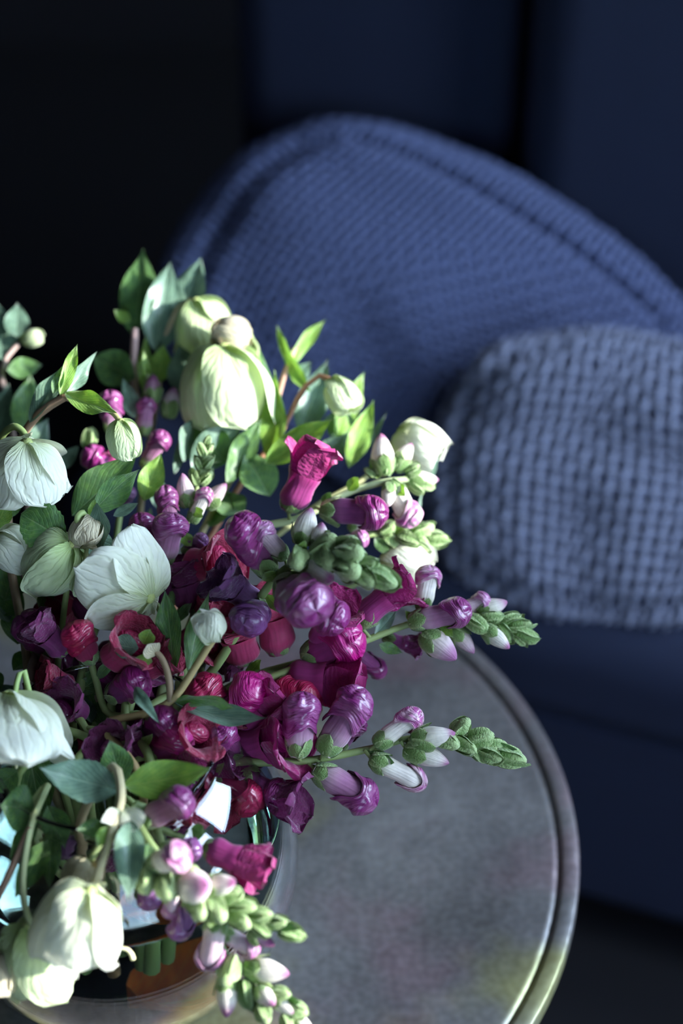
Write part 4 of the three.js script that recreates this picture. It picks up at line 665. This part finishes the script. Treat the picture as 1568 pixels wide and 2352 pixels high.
hell({ label: 'hellebore stem with an arched stalk and single nodding bud in front of the blue cushion', neck: [0.02, 0, -0.06], path: [[400, 1400, 0.09], [560, 1100, 0.12], [640, 1000, 0.12], [690, 905, 0.12], [722, 866, 0.12], [752, 864, 0.118], [764, 874, 0.115]], c0: col('#8a5a44'), c1: col('#a8785c'), r0: 0.003, r1: 0.0018,
  stems: [{ p: [[610, 1010, 0.13], [650, 870, 0.14], [676, 800, 0.145]], r0: 0.0024, r1: 0.0018, c0: col('#a8826c'), n: 'side_stem' }],
  flowers: [{ k: 'longbud', b: [762, 872, 0.115], t: [808, 944, 0.105], m: 'sepalGreen', ws: 1.45 }],
  leaves: [
    { b: [655, 845, 0.14], t: [748, 734, 0.15], w: 44, m: 'leafLime', fold: 0.5, roll: 30, bend: 0.8 }, { b: [712, 900, 0.14], t: [636, 748, 0.145], w: 40, m: 'leafLime', fold: 0.5, bend: -0.8, roll: -30 }, { b: [670, 880, 0.14], t: [715, 830, 0.14], w: 40, m: 'leafBlue' }, { b: [690, 1000, 0.13], t: [752, 825, 0.15], w: 78, m: 'leafBlue', fold: 0.3 },
    { b: [770, 1010, 0.12], t: [838, 852, 0.14], w: 58, m: 'leafLime', roll: 20 }, { b: [745, 960, 0.13], t: [830, 1000, 0.13], w: 70, m: 'leafBlue' }, { b: [800, 1075, 0.10], t: [858, 918, 0.12], w: 58, m: 'leafLime', fold: 0.4 }, { b: [830, 1050, 0.12], t: [888, 945, 0.13], w: 18, m: 'leafBlue' }, { b: [740, 1060, 0.11], t: [790, 1000, 0.11], w: 60, m: 'leafBlue' },
  ] });

hell({ label: 'hellebore stem with a sunlit round cream flower beside the knitted cushions', neck: [0.04, 0, -0.05], path: [[460, 1400, 0.09], [700, 1180, 0.11], [860, 1080, 0.12], [905, 1010, 0.125], [925, 992, 0.12]], c0: OLIVE, c1: col('#a8a878'),
  flowers: [{ k: 'half', b: [918, 990, 0.12], t: [1008, 1056, 0.115], m: 'sepal', roll: 20 }], leaves: [{ b: [960, 1180, 0.11], t: [1018, 1030, 0.12], w: 34, m: 'leafBlue', roll: 60 }] });

hell({ label: 'hellebore stem with a blurred pale flower tucked behind the mauve florets', neck: [0.05, 0, -0.03], path: [[500, 1480, 0.07], [720, 1380, 0.085], [860, 1320, 0.09], [880, 1290, 0.09]], c0: OLIVE,
  flowers: [{ k: 'half', b: [878, 1282, 0.09], t: [985, 1318, 0.085], m: 'sepal', roll: 60 }], leaves: [{ b: [900, 1290, 0.09], t: [985, 1262, 0.10], w: 40, m: 'leafBlue' }] });

hell({ label: 'blurred hellebore stem with grey-green leaves and a small bud far out on the shaded side', neck: [-0.05, 0, -0.05], path: [[110, 1400, 0.10], [60, 1150, 0.13], [20, 950, 0.15], [5, 840, 0.16], [40, 790, 0.165]], c0: col('#7c6a58'), c1: col('#a08a80'), r0: 0.003, r1: 0.002,
  flowers: [{ k: 'longbud', b: [48, 780, 0.165], t: [98, 772, 0.165], m: 'sepalGreen', ws: 1.2 }],
  leaves: [{ b: [38, 775, 0.16], t: [40, 695, 0.17], w: 60, m: 'leafBlue' }, { b: [10, 830, 0.16], t: [-10, 690, 0.17], w: 80, m: 'leafBlue' }, { b: [15, 850, 0.15], t: [98, 838, 0.16], w: 50, m: 'leaf' }, { b: [60, 1000, 0.13], t: [70, 860, 0.15], w: 80, m: 'leaf' }, { b: [-5, 1010, 0.14], t: [20, 880, 0.15], w: 70, m: 'leafBlue' }, { b: [130, 1080, 0.11], t: [182, 1022, 0.11], w: 36, m: 'leafBlue' }, { b: [50, 1080, 0.11], t: [110, 960, 0.12], w: 70, m: 'leafBlue' }] });

srand(77);
[['hellebore stem of green leaves filling the shaded side below the closed pale buds', [[80, 1560, 0.04], [40, 1420, 0.05]], [[60, 1640], [30, 1540], [110, 1480], [20, 1430], [90, 1400], [150, 1450], [-10, 1500], [10, 1380], [40, 1480], [70, 1560], [0, 1590], [100, 1540], [130, 1600], [50, 1420], [150, 1680], [60, 1700]], 0.045],
 ['hellebore stem of green leaves between the open flower and the two spreading leaves', [[150, 1700, 0.0], [110, 1640, 0.01]], [[140, 1700], [190, 1730], [90, 1660], [210, 1660], [160, 1600], [250, 1690]], 0.0],
 ['hellebore stem of leaves deep in the bouquet behind the hooded florets', [[300, 1420, 0.06], [420, 1120, 0.10]], [[300, 1260], [480, 1210], [560, 1180], [420, 1060], [520, 1060], [300, 1380], [380, 1180], [620, 1140]], 0.10],
].forEach(([label, path, spots, dz], i) => hell({ label, neck: [-0.03 + 0.02 * i, 0, -0.02], path, c0: GREEN, leaves: spots.map(([x, y], j) => { const a = rnd(-2.6, -0.4), l = rnd(85, 135); return { b: [x, y, dz], t: [x + Math.cos(a) * l, y + Math.sin(a) * l, dz + 0.01], w: rnd(56, 96), m: j % 3 ? 'leaf' : 'leafBlue', roll: rnd(-50, 50), bend: rnd(0.3, 0.9) }; }) }));

// small fallen pieces
{
  const at = P(295, 2178, -0.07);
  const m = part('fallen_stamen', rod([P(279, 2178, -0.098), P(292, 2181, -0.098), P(302, 2192, -0.098), P(306, 2204, -0.098)].map((p) => p.sub(at)), 0.0011, 0.0014, 12, 6), M.anther, scene);
  m.position.copy(at); m.userData = { label: 'tiny curled fallen stamen caught against the vase front', category: 'stamen' };
}

scene.traverse((o) => { if (o.isMesh) { o.castShadow = o.receiveShadow = true; } });
renderer.render(scene, camera);
